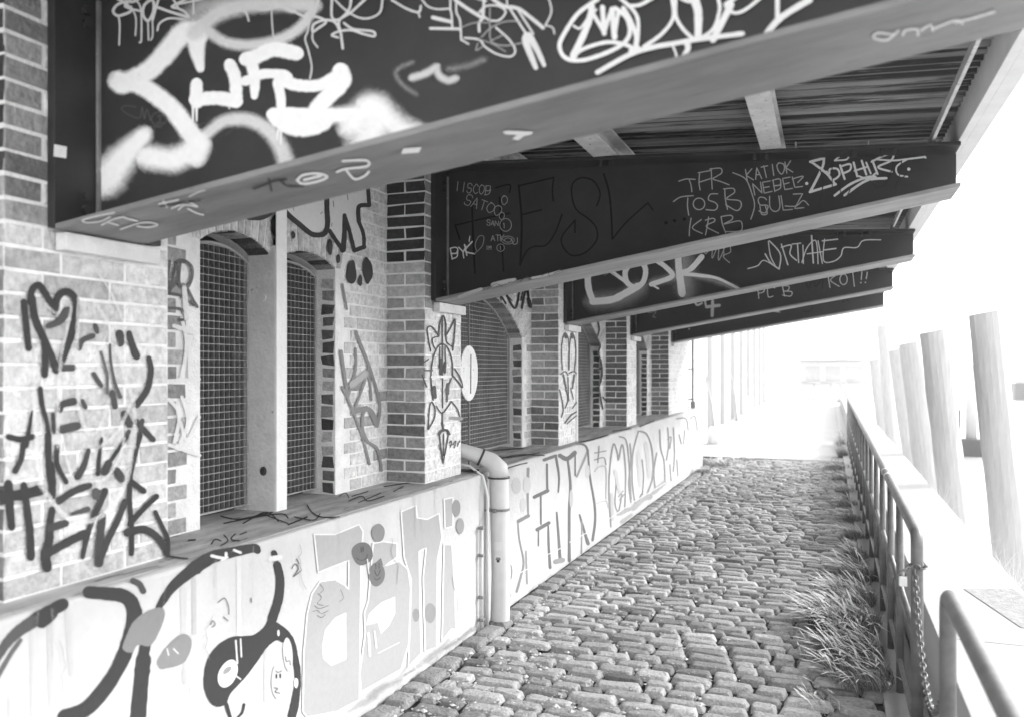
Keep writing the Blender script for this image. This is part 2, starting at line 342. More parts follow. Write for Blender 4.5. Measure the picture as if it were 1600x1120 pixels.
# ------------------------------------------------------------------ brick building
bd = thing('brick_warehouse', 'old brick warehouse with arched grated openings and tall pilasters, covered in graffiti', 'building', (XF, 6, LZ))
CH = .0672
def bricks(mb, fn, u0, u1, z0, z1, tone, inside=None, bond=0, jt=.0095, up=0, jr=1):
    nz_ = int(round((z1 - z0) / CH)); h = CH
    for c in range(nz_):
        za, zb = z0 + c * h + jt / 2, z0 + (c + 1) * h - jt / 2; u = u0; k = 0
        row = (c + bond) % 2
        while u < u1 - .02:
            if row: L_ = .245
            else: L_ = .122 if (k == 0 or R.random() < .4) else .245
            if row == 0 and k == 0: L_ = .122
            if row and k == 0 and (u1 - u0) > .5: L_ = .185
            k += 1; ub = min(u + L_, u1)
            if u1 - ub < .045: ub = u1
            a, b = u + jt / 2, ub - jt / 2; u = ub
            um, zm = (a + b) / 2, (za + zb) / 2
            if inside and inside(um, zm): continue
            if inside and inside(a, zm) : a = um
            if inside and inside(b, zm) : b = um
            tn = tone(um, zm)
            if tn is None: continue
            j = lambda: R.uniform(-.0018, .0018) * jr; d = .0045 + R.uniform(-.001, .001); bv = .0028
            if b - a < .02: continue
            if R.random() < .05: d -= .003
            if abs(a - u0 - jt / 2) < .001 and up & 1: a = u0
            if abs(b - u1 + jt / 2) < .001 and up & 2: b = u1
            o = [(a + j(), za + j()), (b + j(), za + j()), (b + j(), zb + j()), (a + j(), zb + j())]
            ii = [(o[0][0] + bv, o[0][1] + bv), (o[1][0] - bv, o[1][1] + bv), (o[2][0] - bv, o[2][1] - bv), (o[3][0] + bv, o[3][1] - bv)]
            vs = [fn(p[0], p[1], -.001) for p in o] + [fn(p[0], p[1], d) for p in ii]
            mb.add(vs, [(4, 5, 6, 7), (0, 1, 5, 4), (1, 2, 6, 5), (2, 3, 7, 6), (3, 0, 4, 7)], tn)
ph = lambda u, z, f=1.0, s_=0: noise.noise(Vector((u * f, z * f, s_)))
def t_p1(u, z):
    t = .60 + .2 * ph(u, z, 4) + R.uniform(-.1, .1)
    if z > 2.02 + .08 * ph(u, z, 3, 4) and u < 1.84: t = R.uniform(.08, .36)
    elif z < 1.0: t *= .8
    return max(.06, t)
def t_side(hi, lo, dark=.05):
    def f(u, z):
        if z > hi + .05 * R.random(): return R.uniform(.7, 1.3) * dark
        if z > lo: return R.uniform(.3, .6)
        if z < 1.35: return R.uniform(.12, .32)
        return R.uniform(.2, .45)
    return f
def t_white(u, z): return .74 + .08 * ph(u, z, 4, 9) + R.uniform(-.06, .05)
def t_wall(u, z):
    t = .68 + .2 * ph(u, z, 3, 2) + R.uniform(-.1, .06)
    if u < 2.75: t = .36 + .12 * ph(u, z, 6) + R.uniform(-.06, .1)
    if R.random() < .06: t *= .55
    return t
ZTOP = LZ + 31 * CH
# openings: (y0, y1, spring z, rise)
OPEN = [(2.745, 3.20, 2.135, .068), (3.275, 3.75, 2.13, .055)] + [(c - .80, c + .80, 1.87, .31) for c in (5.80, 8.36, 10.98)] + [(-.3 + .35, .95, 2.1, .09)]
def arch(o, u):
    c, hw = (o[0] + o[1]) / 2, (o[1] - o[0]) / 2; q = min(1, abs(u - c) / hw)
    rad = (hw * hw + o[3] ** 2) / (2 * o[3]); return o[2] + o[3] - rad + math.sqrt(max(0, rad * rad - (u - c) ** 2))
def in_open(u, z):
    for o in OPEN:
        if o[0] < u < o[1] and z < arch(o, u) + .2: return z < arch(o, u) or True
    return False
def voussoir_zone(u, z):
    for o in OPEN:
        if o[0] - .05 < u < o[1] + .05 and z < arch(o, u) + .14: return True
    return False
# mortar body with real openings
mb = MB(); ys = -2.0; OS = sorted(OPEN)
def wallrect(a, b, z0, z1): mb.add([(XW, a, z0), (XW, b, z0), (XW, b, z1), (XW, a, z1)], [(0, 1, 2, 3)])
for o in OS:
    if o[0] > ys: wallrect(ys, o[0], LZ, ZT)
    n = 20; P = [(o[0] + (o[1] - o[0]) * i / n) for i in range(n + 1)]
    for i in range(n):
        a, b = P[i], P[i + 1]; za, zb = arch(o, a), arch(o, b)
        mb.add([(XW, a, za), (XW, b, zb), (XW, b, ZT), (XW, a, ZT)], [(0, 1, 2, 3)])
        mb.add([(XW, a, za), (XW, b, zb), (XG - .1, b, zb), (XG - .1, a, za)], [(0, 3, 2, 1)])
    for yy in (o[0], o[1]): mb.add([(XW, yy, LZ), (XW, yy, arch(o, yy)), (XG - .1, yy, arch(o, yy)), (XG - .1, yy, LZ)], [(0, 1, 2, 3)])
    ys = o[1]
wallrect(ys, 14.9, LZ, ZT); mb.add([(XW, 14.9, -.2), (XW - 3, 14.9, -.2), (XW - 3, 14.9, ZT), (XW, 14.9, ZT)], [(0, 1, 2, 3)])
mb.add([(XW, -2, ZT), (XW, 14.9, ZT), (-6, 14.9, ZT), (-6, -2, ZT)], [(0, 1, 2, 3)])
wall = mb.build('wall', M['mortar'], bd)
mb = MB(); bricks(mb, lambda u, z, d: (XW + d, u, z), 2.30, 14.9, LZ, ZTOP, t_wall, voussoir_zone)
bricks(mb, lambda u, z, d: (XW + d, u, z), -2, 1.68, LZ, ZTOP, lambda u, z: R.uniform(.1, .3), voussoir_zone)
mb.build('brick_face', M['brick'], wall, attrs=True)
for oi, o in enumerate(OPEN):                   # ring of upright bricks over each arch, and its rough reveal
    mb = MB()
    n = int((o[1] - o[0] + .1) / .045)
    for i in range(n):
        a = o[0] - .05 + (o[1] - o[0] + .1) * i / n + .004; b = a + (o[1] - o[0] + .1) / n - .008; c = (o[0] + o[1]) / 2
        aa, bb = min(max(a, o[0]), o[1]), min(max(b, o[0]), o[1]); z0, z1 = arch(o, aa), arch(o, bb); k = .12 if o[3] < .2 else .28
        sa, sb = (a - c) * k, (b - c) * k; h = .135; t_ = R.uniform(.45, .7)
        mb.add([(XW - .001, a, z0), (XW - .001, b, z1), (XW - .001, b + sb, z1 + h), (XW - .001, a + sa, z0 + h), (XW + .005, a + .002, z0 + .002), (XW + .005, b - .002, z1 + .002), (XW + .005, b + sb - .002, z1 + h - .003), (XW + .005, a + sa + .002, z0 + h - .003)],
               [(4, 5, 6, 7), (0, 1, 5, 4), (1, 2, 6, 5), (2, 3, 7, 6), (3, 0, 4, 7)], t_)
        for x0 in (XW - .003,):
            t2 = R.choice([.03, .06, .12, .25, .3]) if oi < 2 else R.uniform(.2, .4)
            mb.add([(x0, a, z0 - .001), (x0, b, z1 - .001), (x0 - .115, b, z1 - .001), (x0 - .115, a, z0 - .001), (x0 - .004, a + .002, z0 - .007), (x0 - .004, b - .002, z1 - .007), (x0 - .11, b - .002, z1 - .007), (x0 - .11, a + .002, z0 - .007)],
                   [(4, 7, 6, 5), (0, 4, 5, 1), (1, 5, 6, 2), (2, 6, 7, 3), (3, 7, 4, 0)], t2)
    if oi != 0:
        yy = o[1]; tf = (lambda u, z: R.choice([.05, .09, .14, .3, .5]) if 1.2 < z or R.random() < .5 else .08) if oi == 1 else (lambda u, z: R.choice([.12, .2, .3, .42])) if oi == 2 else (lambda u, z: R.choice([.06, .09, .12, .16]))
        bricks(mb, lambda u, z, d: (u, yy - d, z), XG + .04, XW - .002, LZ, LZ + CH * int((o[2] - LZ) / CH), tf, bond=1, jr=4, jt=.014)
    mb.build('arch_bricks', M['brick'], wall, attrs=True)
# pilasters
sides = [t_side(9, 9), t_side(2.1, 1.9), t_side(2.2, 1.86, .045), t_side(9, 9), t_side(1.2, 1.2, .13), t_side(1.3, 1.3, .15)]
for k, (a, b) in enumerate(PIL):
    mb = MB(); mb.box(XW - .01, a, LZ, XF, b, ZT)
    p = mb.build('pilaster', M['mortar'], bd)
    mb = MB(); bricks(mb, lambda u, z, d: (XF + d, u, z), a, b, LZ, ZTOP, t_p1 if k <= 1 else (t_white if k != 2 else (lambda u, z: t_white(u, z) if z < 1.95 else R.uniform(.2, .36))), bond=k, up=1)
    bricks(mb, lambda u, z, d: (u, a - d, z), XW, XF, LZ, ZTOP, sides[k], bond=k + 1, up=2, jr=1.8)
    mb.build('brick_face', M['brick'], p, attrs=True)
# windows: frame, grating
for oi, o in enumerate(OPEN):
    mb = MB(); n = 24; P = [(o[0] + .004 + (o[1] - o[0] - .008) * i / n) for i in range(n + 1)]
    zb = LZ + .03; dz = .045 if oi < 2 else .012
    pts = [(XG + .012, y_, arch(o, y_) - dz) for y_ in P]
    mb.tube([(XG + .012, P[0], zb)] + pts + [(XG + .012, P[-1], zb), (XG + .012, P[0], zb)], .007, 6)
    wn = mb.build('window', M['rods'], bd)
    mb = MB(); mb.box(XG - .09, o[0], LZ, XG - .07, o[1], o[2] + o[3]); mb.build('pane', M['dark'] if oi < 2 or oi == 5 else M['plate'], wn)  # near-black panels stand in for the unlit interior behind the gratings
    gb = MB(); gr = MB(); st = .0335; y_ = o[0] + st * .7
    while y_ < o[1] - .01:
        gb.box(XG - .010, y_, zb, XG + .008, y_ + .004, arch(o, y_) - dz); y_ += st
    z_ = zb + st
    while z_ < o[2] + o[3] - .03:
        ins = [y__ for y__ in P if arch(o, y__) - dz > z_]
        if len(ins) > 1: gr.box(XG + .008, ins[0], z_, XG + .011, ins[-1], z_ + .003)
        z_ += st
    gb.build('grating_bars', M['bars'] if oi < 2 else M['plate'], wn); gr.build('grating_rods', M['rods'] if oi < 2 else M['pale3'], wn)
mb = MB(); mb.box(-2.546, 3.196, LZ, -2.385, 3.279, 2.17, .004); ml = mb.build('mullion', M['pillar'], bd)
# face of the mullion towards the path is lighter than its sides; a broken socket on its side
mb = MB(); mb.box(-2.384, 3.198, LZ + .002, -2.379, 3.277, 2.36, .002); mb.build('white_surface', M['off_white'], ml)
mb = MB(); mb.torus((-2.45, 3.194, 1.13), .016, .006, (1, 0, 0), (0, 0, 1), 12, 6, .8); mb.box(-2.46, 3.186, 1.115, -2.438, 3.195, 1.145, .003); mb.build('socket', M['hull'], ml)
mb = MB(); mb.tube([(-2.45, 3.195, 1.93), (-2.45, 3.184, 1.93)], .018, 16); mb.build('cover_cap', M['white'], ml)
# trim strip at the far side of the third pilaster
mb = MB(); mb.tube([(XF - .02, 7.37, LZ), (XF - .02, 7.37, 2.02)], .035, 12); mb.build('corner_post', M['white'], bd)

# ------------------------------------------------------------------ canopy beams
beam_labels = [
    'dark tapered steel canopy beam above and behind the viewer', 'nearest dark tapered canopy beam with huge white bubble graffiti',
    'tapered canopy beam with large thin black letters and TFR TOSB KRB tags', 'tapered canopy beam with thick white BOSK spray letters',
    'fourth tapered canopy beam, with PLB and KOT tags', 'farthest and lowest looking dark canopy beam, nearly bare of tags']
beams = []
beams.append(None)
for k in range(1, 6):
    y0 = FLY[k]; yw = y0 + .165; xe = BEND[k]; z0, z1 = (2.012, 2.47) if k != 1 else (2.03, 2.40); x0 = XF + .035
    t = thing('canopy_beam', beam_labels[k], 'steel beam', (XF, yw, z0), 'tapered steel beams carrying the canopy'); beams.append(t)
    ze = roofz(xe); zb_ = lambda x: z0 + (z1 - z0) * (x - x0) / (xe - x0)
    mb = MB(); h = .006                        # web, rounded outer corner
    prof = [(x0, zb_(x0)), (xe - .005, zb_(xe)), (xe, zb_(xe) + .03), (xe, ze - .02), (x0, roofz(x0) - .02)]
    mb.add([(x, yw - h, z) for x, z in prof] + [(x, yw + h, z) for x, z in prof], [(0, 1, 2, 3, 4), (9, 8, 7, 6, 5)] + [(i, i + 5, (i + 1) % 5 + 5, (i + 1) % 5) for i in range(5)])
    mb.build('web', M['steel'], t)
    def flange(nm, za, zc, mt):
        mb = MB(); v = []
        for x in (x0, xe):
            for yy in (y0, y0 + .33):
                for dz in (-.018, 0): v.append((x, yy, (za(x)) + dz))
        mb.add(v, [(0, 1, 3, 2), (4, 6, 7, 5), (0, 4, 5, 1), (2, 3, 7, 6), (0, 2, 6, 4), (1, 5, 7, 3)])
        o = mb.build(nm, mt, t); bv = o.modifiers.new('b', 'BEVEL'); bv.width = .003; bv.segments = 2; return o
    flange('bottom_flange', zb_, 0, M['flange'] if k > 1 else M['flange_dark']); flange('top_flange', roofz, 0, M['steel'])
    mb = MB(); mb.box(XF + .004, y0, z0 - .01, x0 - .001, y0 + .42, ZT - .15, .003); mb.build('end_plate', M['steel'], t)
    mb = MB(); mb.box(XF + .008, y0 + .025, z0 - .075, XF + .05, y0 + .40, z0 - .022, .003); mb.build('bearing_pad', M['pillar'], t)
    mb = MB(); mb.box(x0 + .001, yw - .02, z0 + .03, x0 + .012, yw - .007, roofz(x0) - .05, .002); mb.build('weld_strip', M['edge'], t)
    mb = MB()
    for zz in (z0 + .06, z0 + .1, 2.66, 2.7):
        mb.tube([(x0 + .001, yw - .06, zz), (x0 + .016, yw - .06, zz)], .014, 6)
    mb.build('bolts', M['steel'], t)
# ------------------------------------------------------------------ canopy roof
rf = thing('canopy_roof', 'lean-to canopy roof of dark corrugated sheet on pale purlins', 'canopy', (-.8, 6, 2.9))
for xa, wd_ in ((-1.73, .09), (-1.06, .13), (-.22, .10)):
    mb = MB(); z = roofz(xa) + .002
    mb.box(xa - wd_, 1.2, z, xa, 14.6, z + .012, .002); mb.box(xa - wd_ / 2 - .004, 1.2, z + .0125, xa - wd_ / 2 + .004, 14.6, z + .10); mb.box(xa - wd_, 1.2, z + .1005, xa, 14.6, z + .112)
    mb.build('purlin', M['purlin'], rf)
mb = MB(); vs = []; fs = []; n = 0
y = 1.15
while y < 14.7:
    q_ = .5 + .5 * math.sin(y / .076 * 2 * math.pi); q_ = max(0, min(1, (q_ - .35) * 2.6)); z = .06 * (1 - q_ * q_ * (3 - 2 * q_))
    for x in (-2.40, -1.2, 0, .56): vs.append((x, y, roofz(x) + .138 + z))
    n += 1; y += .0095
fs = [(i * 4 + k, i * 4 + k + 1, i * 4 + k + 5, i * 4 + k + 4) for i in range(n - 1) for k in range(3)]
mb.add(vs, fs); mb.build('corrugated_sheet', M['sheet'], rf, smooth=True)
mb = MB(); z = roofz(.53)
mb.box(.565, 1.15, z - .0, .60, 14.7, z + .17, .003); mb.box(.60, 1.15, z + .0, .66, 14.7, z + .012, .002); mb.box(.50, 1.15, z + .165, .564, 14.7, z + .18)
mb.build('fascia', M['off_white'], rf)
mb = MB(); mb.box(.455, 1.15, z + .02, .47, 14.7, z + .06, .002); mb.build('edge_angle', M['purlin'], rf)
mb = MB()
for k in range(2, 6):                           # brackets and clips on the beam tops
    for xx in (-1.10, -.29, .3, .12):
        zz = roofz(xx); 
        for dx in (0, -.058): mb = MB(); mb.box(xx - .012 + dx, FLY[k] + .02, zz - .045, xx + .006 + dx, FLY[k] + .05, zz + .0, .002); mb.build('clip', M['steel'], rf)
mb = MB(); mb.tube([(-.15, 4.45, roofz(-.15) + .015), (.02, 4.5, roofz(.02) + .01)], .006, 6); mb.tube([(-.9, 6.95, roofz(-.9) + .02), (-.3, 7.0, roofz(-.3) + .06)], .012, 6); mb.box(-.16, 4.44, roofz(-.16), -.152, 4.47, roofz(-.16) + .05); mb.box(.18, 4.44, roofz(.18), .186, 4.47, roofz(.18) + .04)
mb.build('conduit', M['purlin'], rf)
# ------------------------------------------------------------------ graffiti (paint lying on the real surfaces)
A1, A2, A3, A4 = (150, 0, 5.333), (400, 0, 5.333), (600, 0, 5.333), (860, 0, 4.0)
Z11, Z13, Z12 = (0, 0, 2.24), (1100, 0, 2.8), (600, 0, 2.24)
s = Surf((0, FLY[1] + .159, 0), (0, -1, 0)); s.kt = 1.12
W1 = .82
s.many(A1, .42, [(170, "1100,20 900,60 800,140"), ], .9, .8)
s.many(Z11, W1, [((75, 60), "700,110 640,120 580,190 520,250 440,290"), ((60, 62), "420,292 480,296 540,330 610,390 690,500"), (72, "420,288 428,292"),
    ((80, 28), "690,120 690,170 702,240")], .45)
s.many(Z11, .62, [(60, "690,110 760,50 860,20 980,10 1090,20"), (38, "730,110 790,150 880,160 980,140 1060,90 1100,20"), ((38, 60), "715,480 780,428 860,420 930,450 980,510 1010,590")], .7, .9)
s.many(Z11, W1, [(80, "690,520 610,560 520,550"), ((60, 120), "500,480 440,545 380,620"), (60, "400,620 350,640"), (70, "688,500 690,540")], .75)
s.many(Z11, .83, [(42, "690,300 688,360 700,350"), (46, "690,350 760,345 825,355"), (42, "808,232 826,280 828,355"), (50, "868,208 900,200 960,175 1035,188"),
    ((46, 26), "880,210 893,280 892,335"), (32, "862,285 920,262 990,262 1008,270"), (40, "985,280 1040,300 1120,300 1190,262"), (56, "1195,262 1200,290 1140,350 1100,400"),
    (44, "960,402 1010,400 1120,405 1250,402"), ((36, 30), "975,295 985,350 985,410"), (60, "975,415 1010,440 1070,450 1130,430"), (60, "1196,258 1200,275")], .3)
s.many(Z11, .83, [((90, 130), "1240,430 1300,385 1320,430 1290,490"), (50, "1130,410 1280,400"), ((110, 60), "1320,400 1400,450 1480,470")], .9)
s.many(Z11, W1, [((10, 5), "678,370 678,432"), ((10, 5), "690,375 691,425"), ((8, 4), "976,460 972,490"), ((8, 4), "986,460 985,508"), (5, "805,370 805,382"), (5, "832,365 832,378")], .2)
s.many(A2, .62, [(13, "455,150 440,260 415,330 440,420 470,560 455,660")], .2)
s.many(A1, .6, [(22, "390,-20 320,20 250,20 180,50 150,100 180,135 230,130 300,95 260,40 190,0"), ((16, 14), "195,140 205,220 200,380"), (14, "330,0 380,80 385,330 370,360"),
    (13, "300,60 340,160 335,300"), (22, "470,0 410,50 400,130 440,180 480,120 490,40 475,0"), (13, "440,180 445,340"), (13, "478,180 480,300 465,340"),
    (20, "530,0 510,60 480,170"), (22, "500,60 640,110 760,145"), (18, "650,0 690,70 640,60 760,0"), (18, "640,60 740,100 780,150"), (16, "700,40 900,0"), (16, "820,0 820,120"),
    (16, "520,260 540,200 620,160 740,170"), (22, "1240,10 1300,60 1400,90 1530,60 1560,0"), (18, "1530,60 1640,110"), (16, "1180,80 1250,100 1280,180"), (12, "1470,90 1475,200 1485,310"), (18, "190,0 300,0 250,60 380,100")], .25)
s.many(A2, .62, [(20, "200,50 300,90 400,140 520,150 590,190 530,240 480,270 490,210 580,175 660,190 700,250"), (13, "480,270 480,340 520,400"), (20, "640,0 640,150 700,170 780,90 800,0"),
    (20, "920,0 800,110 700,180 715,290 730,410"), (16, "1060,0 1040,110 950,160 850,150 740,80 660,0"), (18, "740,200 820,250 980,270 990,310 900,290 800,260 700,270 640,300 690,320"),
    (26, "530,0 490,130"), (16, "330,0 330,80"), (18, "1140,10 1260,80 1360,110 1380,60"), (14, "1360,110 1370,150"), (26, "180,0 180,60 220,40"), (60, "460,0 470,120", .6, .7)], .25)
s.many(A3, .66, [(14, "320,0 370,60 450,85 560,80"), (30, "415,155 560,190"), (22, "395,245 640,250"), (16, "560,0 560,90 570,130 575,240"), (16, "610,0 610,110 640,180 650,340"),
    (28, "600,10 700,80 830,160"), (22, "840,0 830,150 800,200 800,270"), (30, "910,0 1000,60 1120,80 1220,150 1330,240"), (16, "800,110 860,60 960,60 1020,110 960,180 870,170 820,110 840,60"),
    (14, "1380,0 1400,110 1350,220"), (12, "1350,220 1410,240 1425,290"), (16, "680,325 800,340 850,400 950,460 1060,480 1100,430 1050,340 940,240"), (14, "650,340 710,375"),
    (18, "1060,90 1190,290"), (16, "1120,90 1250,290"), ((70, 40), "1195,320 1190,370 1270,570"), ((60, 34), "1215,310 1280,420 1340,550"), (14, "1030,0 1035,80"), (14, "780,0 860,20")], .2)
s.many(A3, .36, [(10, "890,80 890,230 900,350 1000,390 1150,370"), (9, "650,240 760,200 880,200"), (10, "820,320 900,240 1020,190 1140,190"), (8, "800,340 900,370 1020,440"), (8, "790,370 775,430 840,390"), (8, "900,350 1000,300")], .3)
s.many(A3, .3, [(44, "240,530 120,590 120,660 180,730 270,790"), (60, "560,585 700,560 830,510")], .9, .55)
s.many(A3, .55, [(62, "250,655 360,620 440,570"), (60, "445,575 470,640 540,680 600,665")], .7, .9)
s.many(A4, .78, [(26, "300,5 180,90 90,220 62,300 100,370 200,385 350,340 460,280 500,210 480,120 410,60"), ((34, 44), "265,50 235,170 150,355"), (24, "140,360 220,310 360,272 480,290 540,330"),
    (14, "150,170 190,185 240,120 290,70"), (30, "330,55 340,215"), (24, "340,210 385,70"), (34, "390,70 405,240"), (22, "405,230 430,80"), (24, "250,60 340,210"), (26, "460,60 510,150 540,240 530,320"),
    (22, "440,0 510,60 550,130 550,250 535,330"), (22, "490,45 560,40 640,0"), ((24, 18), "590,300 700,220 770,120 760,0"), (22, "785,0 790,120 860,220 925,250 1020,190 1060,70 1050,0"),
    ((60, 40), "890,-20 925,80 925,240"), (40, "1130,40 1090,120 1020,255"), (20, "1160,0 1095,40 1150,90 1220,70 1310,0"), (30, "300,460 500,350 640,305 780,280 920,255 1200,220"),
    (14, "765,290 790,360 765,440"), ((10, 40), "768,435 810,390 860,320 860,290"), (28, "1420,-10 1420,120"), (38, "1620,10 1430,130 1320,270"), (50, "520,330 545,320"), (20, "820,0 870,20 930,0")], .2)
s.many(A1, .17, [(8, "350,900 260,890 230,920 300,970 380,990 400,900 420,1000 440,920 470,1010"), (8, "530,980 550,970 545,1030 520,1032 575,1032"), (8, "470,1060 560,1070"), (8, "500,1065 505,1120")], .3)
s.ring(540, 1000, 62, 55, 8, .17, A1); s.many(A1, .15, [(6, "870,1080 900,1040 980,1035"), (6, "1100,1130 1180,1060")])
s.build(beams[1])
# sticker on the end plate and on the flange
s = Surf((XF + .036, 0, 0), (1, 0, 0)); s.fill([(84, 226), (104, 230), (103, 248), (83, 245)], .85); s.build(beams[1], 'sticker')
k = (2.40 - 2.03) / (BEND[1] - XF - .035)
s = Surf((XF + .035, 0, 2.03 - .019), (k, 0, -1)); Z31 = (0, 240, 4.666)
s.many(Z31, .75, [(11, "830,430 680,460 600,485 640,502 740,490 800,460"), (11, "740,520 820,480 900,460 920,470 1000,490"), (11, "790,500 860,520"), (11, "880,550 1000,510 1080,500 1150,517 1080,535 1000,528"),
    (12, "1160,365 1300,335"), (12, "1190,345 1215,385"), (11, "1250,398 1340,360 1370,350 1440,385 1350,372 1300,408"), (12, "1370,400 1430,430 1480,445"), (8, "1380,310 1440,280 1493,265")], .3)
s.many(Z11, .8, [(9, "1040,630 1060,612 1110,606 1145,618 1110,634 1060,642 1040,630"), (8, "1200,562 1280,560 1285,580 1210,590 1180,600"), (8, "1210,592 1240,625 1275,615 1290,600"), (10, "1065,628 1120,615")], .3)
s.many(Z11, .06, [(9, "890,660 950,635 1000,625"), (9, "940,625 950,665"), (9, "980,630 1010,650 1060,650"), (7, "560,720 700,700")], .5, .6)
s.fill([(1410, 517), (1475, 513), (1466, 532), (1404, 537)], .8, Z11); s.fill([(415, 460), (430, 455), (522, 459), (516, 468), (490, 474), (470, 489), (447, 485), (465, 470), (425, 468)], .8, Z12)
s.many(Z13, .75, [(10, "830,150 760,140 742,162 800,172 850,130"), (10, "870,150 880,130 930,125 935,150"), (10, "950,130 990,105 1000,130"), (10, "1000,125 1100,85 1130,100"), (10, "1100,95 1180,75 1270,48")], .5, .7)
s.build(beams[1], 'flange_graffiti')
# second beam
B5, B6, B7 = (680, 250, 4.2105), (1030, 230, 3.5556), (880, 350, 2.963)
s = Surf((0, FLY[2] + .159, 0), (0, -1, 0))
s.many(B5, .008, [(11, "132,430 148,480 162,522"), (10, "132,432 300,392 490,352"), (12, "243,290 250,500 262,745"), (12, "425,250 435,480 450,730"), (10, "400,185 490,165 490,215"),
    (10, "550,172 780,118"), (10, "780,118 772,200 778,272"), (13, "550,170 570,420 560,690"), (10, "570,362 700,330"), (10, "560,690 600,605 650,572 730,562 790,480 835,362"),
    (10, "1065,302 1085,220 1040,140 960,120 905,160 900,240 930,330 1010,390 1060,450 1062,530 990,610 900,630 840,570 838,500 920,400"), (10, "920,400 920,478"), (12, "1110,95 1145,220 1160,380 1165,520"),
    (10, "1168,522 1260,410 1400,285"), (10, "1400,285 1432,332")], .3)
for q in ((1519, 416), (1575, 402), (1640, 392)): s.ell(q[0], q[1], 12, 11, .005, B5)
T = .36
s.text('IISCOB', 128, 205, 62, 5, T, B5, ang=8, arc=.0, wd=.5); s.text('O', 440, 295, 56, 5, T, B5); s.text('SATOO', 190, 290, 66, 5, T, B5, ang=20, wd=.6)
s.text('O', 425, 395, 48, 5, T, B5); s.ring(465, 430, 38, 42, 5, T, B5); s.text('SAN', 340, 430, 34, 4, T, B5, ang=6); s.text('1', 445, 450, 32, 5, T, B5); s.text('ATK', 370, 535, 38, 4.5, T, B5)
s.ring(480, 530, 42, 26, 4, T, B5); s.ring(480, 530, 22, 14, 4, T, B5); s.many(B5, T, [(5, "505,520 515,555 540,550 542,515")]); s.text('IM', 335, 592, 24, 4, T, B5); s.ring(432, 580, 25, 24, 4, T, B5); s.text('1', 425, 592, 22, 4, T, B5)
s.text('BY', 112, 655, 72, 8, .75, B5, ang=-8); s.many(B5, .75, [(9, "195,560 210,630"), (9, "245,540 200,600 260,620"), (6, "225,540 230,505"), (5, "260,620 310,570 322,510 290,505 265,560 275,600", .3)])
T = .42
s.many(B6, T, [(6, "110,192 150,180 200,182"), (6, "168,185 178,215 182,250"), (6, "218,145 290,132"), (6, "225,150 222,200 228,240"), (6, "222,198 285,178"), (6, "290,122 292,180 295,235"),
    (6, "282,125 340,120 348,145 320,165 300,180 345,195 388,212"), (6, "80,305 120,280 190,272"), (6, "160,285 158,330 165,380"), (6, "325,262 285,265 275,295 310,310 325,330 310,352 262,350"),
    (6, "365,235 368,290 380,348"), (6, "358,235 410,232 418,255 375,290 445,300 456,330 430,355 370,322"), (6, "178,398 170,450 168,495"), (6, "235,405 185,450 240,482"), (6, "275,392 268,440 258,490"),
    (6, "258,408 300,398 308,415 262,442 330,480"), (6, "345,392 352,430 370,478"), (6, "345,388 400,382 405,405 360,430 445,412 462,440 450,468 375,472"), (6, "410,145 480,180 515,260 530,330 510,402")], .25)
s.ring(222, 318, 32, 32, 6, T, B6)
s.text('KATIOK', 492, 190, 62, 6, T, B6, ang=-11, wd=.55); s.text('NEBEL', 530, 268, 62, 6, T, B6, ang=-10, wd=.7); s.text('SULZ', 556, 368, 82, 6, T, B6, ang=-6, wd=.62); s.many(B6, T, [(6, "700,330 760,330 800,300 830,325"), (6, "560,330 570,375 600,372 590,330"), (6, "740,180 800,165 770,200")])
s.many(B6, .7, [(14, "840,85 915,65"), (14, "915,65 905,120 840,250"), (14, "838,252 980,210"), (13, "978,210 930,150 845,85"), (11, "930,140 960,185 1000,160 990,125 950,125 945,150"), (9, "975,78 1010,52 1050,48 1040,72 980,78"),
    (12, "1005,105 1030,180"), (11, "1010,110 1060,98 1060,130 1020,150"), (12, "1080,90 1100,165"), (12, "1125,80 1150,155"), (10, "1085,135 1150,115"), (10, "1150,90 1175,150"), (12, "1185,80 1212,152"),
    (11, "1180,85 1250,50 1300,42 1285,80 1215,115 1290,140"), (10, "1210,72 1300,78 1380,70 1475,58"), (9, "1380,70 1320,110 1325,155 1378,168"), (13, "975,272 1060,210 1150,172 1200,168"), (14, "1030,270 1150,190 1260,176"), (10, "1110,165 1160,180 1200,150"), (12, "1475,58 1478,62")], .15)
s.ell(1386, 126, 9, 9, .75, B6); s.ell(820, 205, 9, 9, .75, B6)
s.many(B6, .06, [(7, "895,130 910,210 885,330"), (6, "960,90 962,300"), (7, "1300,90 1270,190 1220,228 1170,190"), (7, "1345,80 1340,140 1310,230"), (6, "1510,125 1400,140 1320,200"), (6, "1000,200 1010,260 1035,285 1060,240")], .3, .8)
s.build(beams[2])
k = (2.47 - 2.012) / (BEND[2] - XF - .035)
s = Surf((XF + .035, 0, 2.012 - .019), (k, 0, -1))
s.many(B5, .42, [(26, "380,820 460,800 520,790"), (22, "160,900 240,870 300,850"), (14, "640,775 720,760 820,730")], .5, .9)
s.many(B5, .05, [(4, "340,850 400,815 440,832"), (4, "560,800 600,765 620,790"), (4, "700,760 740,740 750,765"), (4, "480,805 520,800 540,780"), (4, "780,745 830,725")], .3)
s.build(beams[2], 'flange_graffiti')
